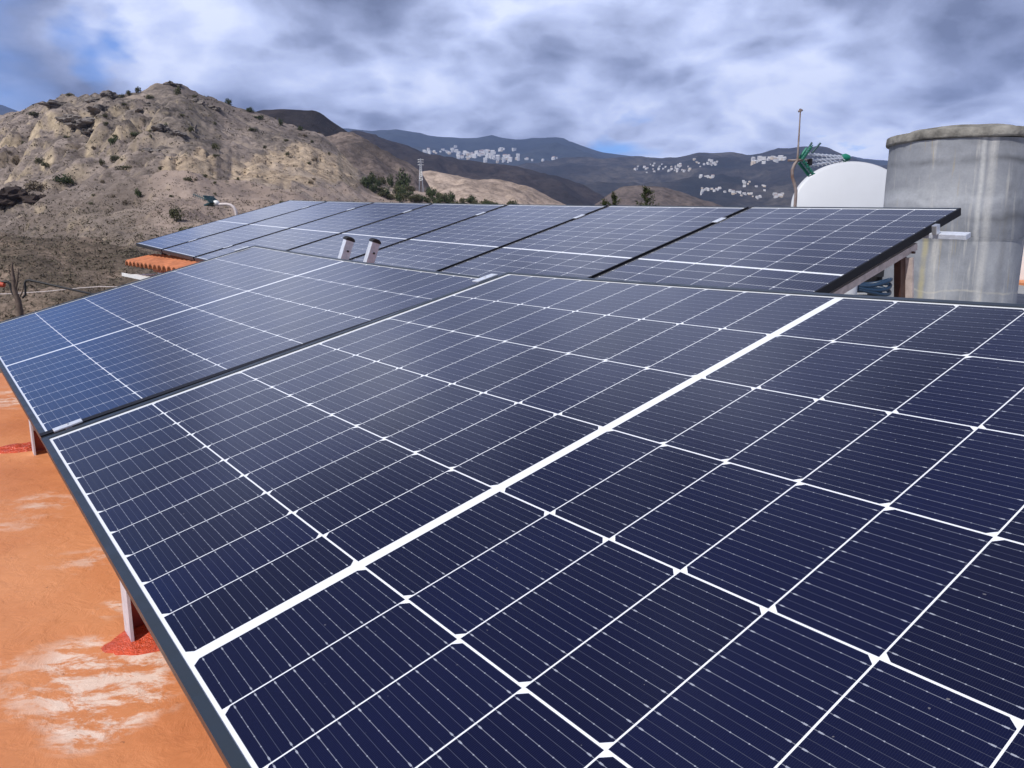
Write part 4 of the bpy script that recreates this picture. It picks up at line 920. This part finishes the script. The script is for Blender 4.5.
# ------------------------------------------------------------------ far houses, each one a thing
M_hw = mat('house_white', (0.66, 0.645, 0.63), 0.8, 0, 0.05, 0.1); M_hc = mat('house_cream', (0.62, 0.52, 0.40), 0.8, 0, 0.05, 0.1); M_hr = mat('house_roof', (0.33, 0.20, 0.15), 0.9, 0, 0.05, 0.1); M_hwin = mat('house_window', (0.05, 0.06, 0.07), 0.3)
def house_meshes(seed):
    rng = random.Random(seed); w, d, h = 1.0, rng.uniform(.6, 1.0), rng.uniform(.55, .95)
    a = MB(); a.box((-w/2, -d/2, -.6), (w/2, d/2, h)); 
    if rng.random() < .6: a.box((-w/2 + .03, -d/2 - .25, -.6), (w*.1, -d/2 - .002, h*.6))
    r_ = MB()
    if rng.random() < .45: r_.add([(-w/2-.04, -d/2-.04, h+.002), (w/2+.04, -d/2-.04, h+.002), (w/2+.04, d/2+.04, h+.002), (-w/2-.04, d/2+.04, h+.002), (-w/2, 0, h+.25), (w/2, 0, h+.25)], [(0,1,5,4), (2,3,4,5), (0,4,3), (1,2,5), (3,2,1,0)])
    else: r_.box((-w/2-.02, -d/2-.02, h+.002), (w/2+.02, d/2+.02, h+.06))
    wn = MB()
    for i in range(3):
        for z in ([.15] if h < .7 else [.12, .52]): wn.box((w*(-.34+.3*i), -d/2-.262 if 0 else d/2+.002, z), (w*(-.34+.3*i)+.1, d/2+.012, z+.2)); wn.box((.14 + .13*i, -d/2-.012, z), (.2 + .13*i, -d/2-.002, z+.2))
    out_ = []
    for nm, mb, mm in (('wall', a, (M_hw if seed % 4 else M_hc)), ('roof', r_, (M_hr if seed % 3 == 0 else M_hw))):
        me = bpy.data.meshes.new(nm); me.from_pydata(mb.v, [], mb.f); me.materials.append(mm); out_.append((nm, me))
    return out_
HM = [house_meshes(i) for i in range(1, 8)]
hr = random.Random(21)
def town(pts, n, lab, grp, bv, wmin, wmax, sy):
    if bv is BV7: wmin *= .85; wmax *= .85
    for k in range(n):
        f_ = hr.random(); x0, y0 = pts[0]; x1, y1 = pts[-1]; px = x0 + (x1 - x0) * f_; py = lerp_pts(pts, px) + hr.gauss(0, sy)
        h = bv.ray_cast(Vector((0, 0, 0)), ray(px, py))
        if h[0] is None: continue
        w_ = hr.uniform(wmin, wmax) * h[3] / F; e = empty('house', h[0], lab, 'house', grp); e.scale = (w_, w_, w_ * .8); e.rotation_euler = (0, 0, hr.uniform(-.6, .6))
        for nm, me in hr.choice(HM):
            o = bpy.data.objects.new(nm, me); COL.objects.link(o); o.parent = e
town([(458, 156), (475, 155), (495, 157), (511, 159.5)], 84, 'white house packed in the bright main town on the far slope', 'houses of the main town', BV6, 1.6, 4.0, 2.2)
town([(424, 151), (440, 151.5), (458, 152)], 18, 'white house at the left fringe of the main town', 'houses left of the main town', BV6, 1.6, 3.4, 1.6)
town([(494, 149.2), (520, 151.5)], 5, 'isolated white house above the main town', 'houses above the main town', BV6, 2, 3.6, 1.2)
town([(515, 160), (540, 160), (560, 160.5), (600, 161)], 16, 'white house scattered right of the main town', 'houses right of the main town', BV6, 1.6, 3.6, 1.5)
town([(635, 167), (660, 168), (690, 171)], 34, 'pale house of the terraced village on the middle slope', 'houses of the terraced village', BV7, 1.3, 2.9, 3.0)
town([(692, 164), (718, 163)], 16, 'white house of the village under the middle ridge', 'houses under the middle ridge', BV7, 1.3, 3.0, 1.6)
town([(750, 162), (762, 161), (786, 160)], 18, 'large white building on the bright knoll left of the antenna', 'buildings on the bright knoll', BV7, 1.8, 5.0, 1.5)
town([(700, 192), (720, 190.5), (745, 194), (762, 198)], 36, 'white house in the long low village strip in the valley', 'houses of the valley strip', BV7, 1.5, 3.4, 1.3)
town([(740, 184), (768, 188)], 9, 'white house on the slope above the valley strip', 'houses above the valley strip', BV7, 2.0, 3.8, 2.0)
town([(774, 197), (784, 194)], 7, 'white house beside the foot of the antenna mast', 'houses by the antenna mast', BV7, 2.2, 4.4, 1.6)
town([(700, 176), (706, 176), (716, 177)], 8, 'small house halfway down the valley slope', 'houses halfway down', BV7, 1.8, 3.2, 1.0)
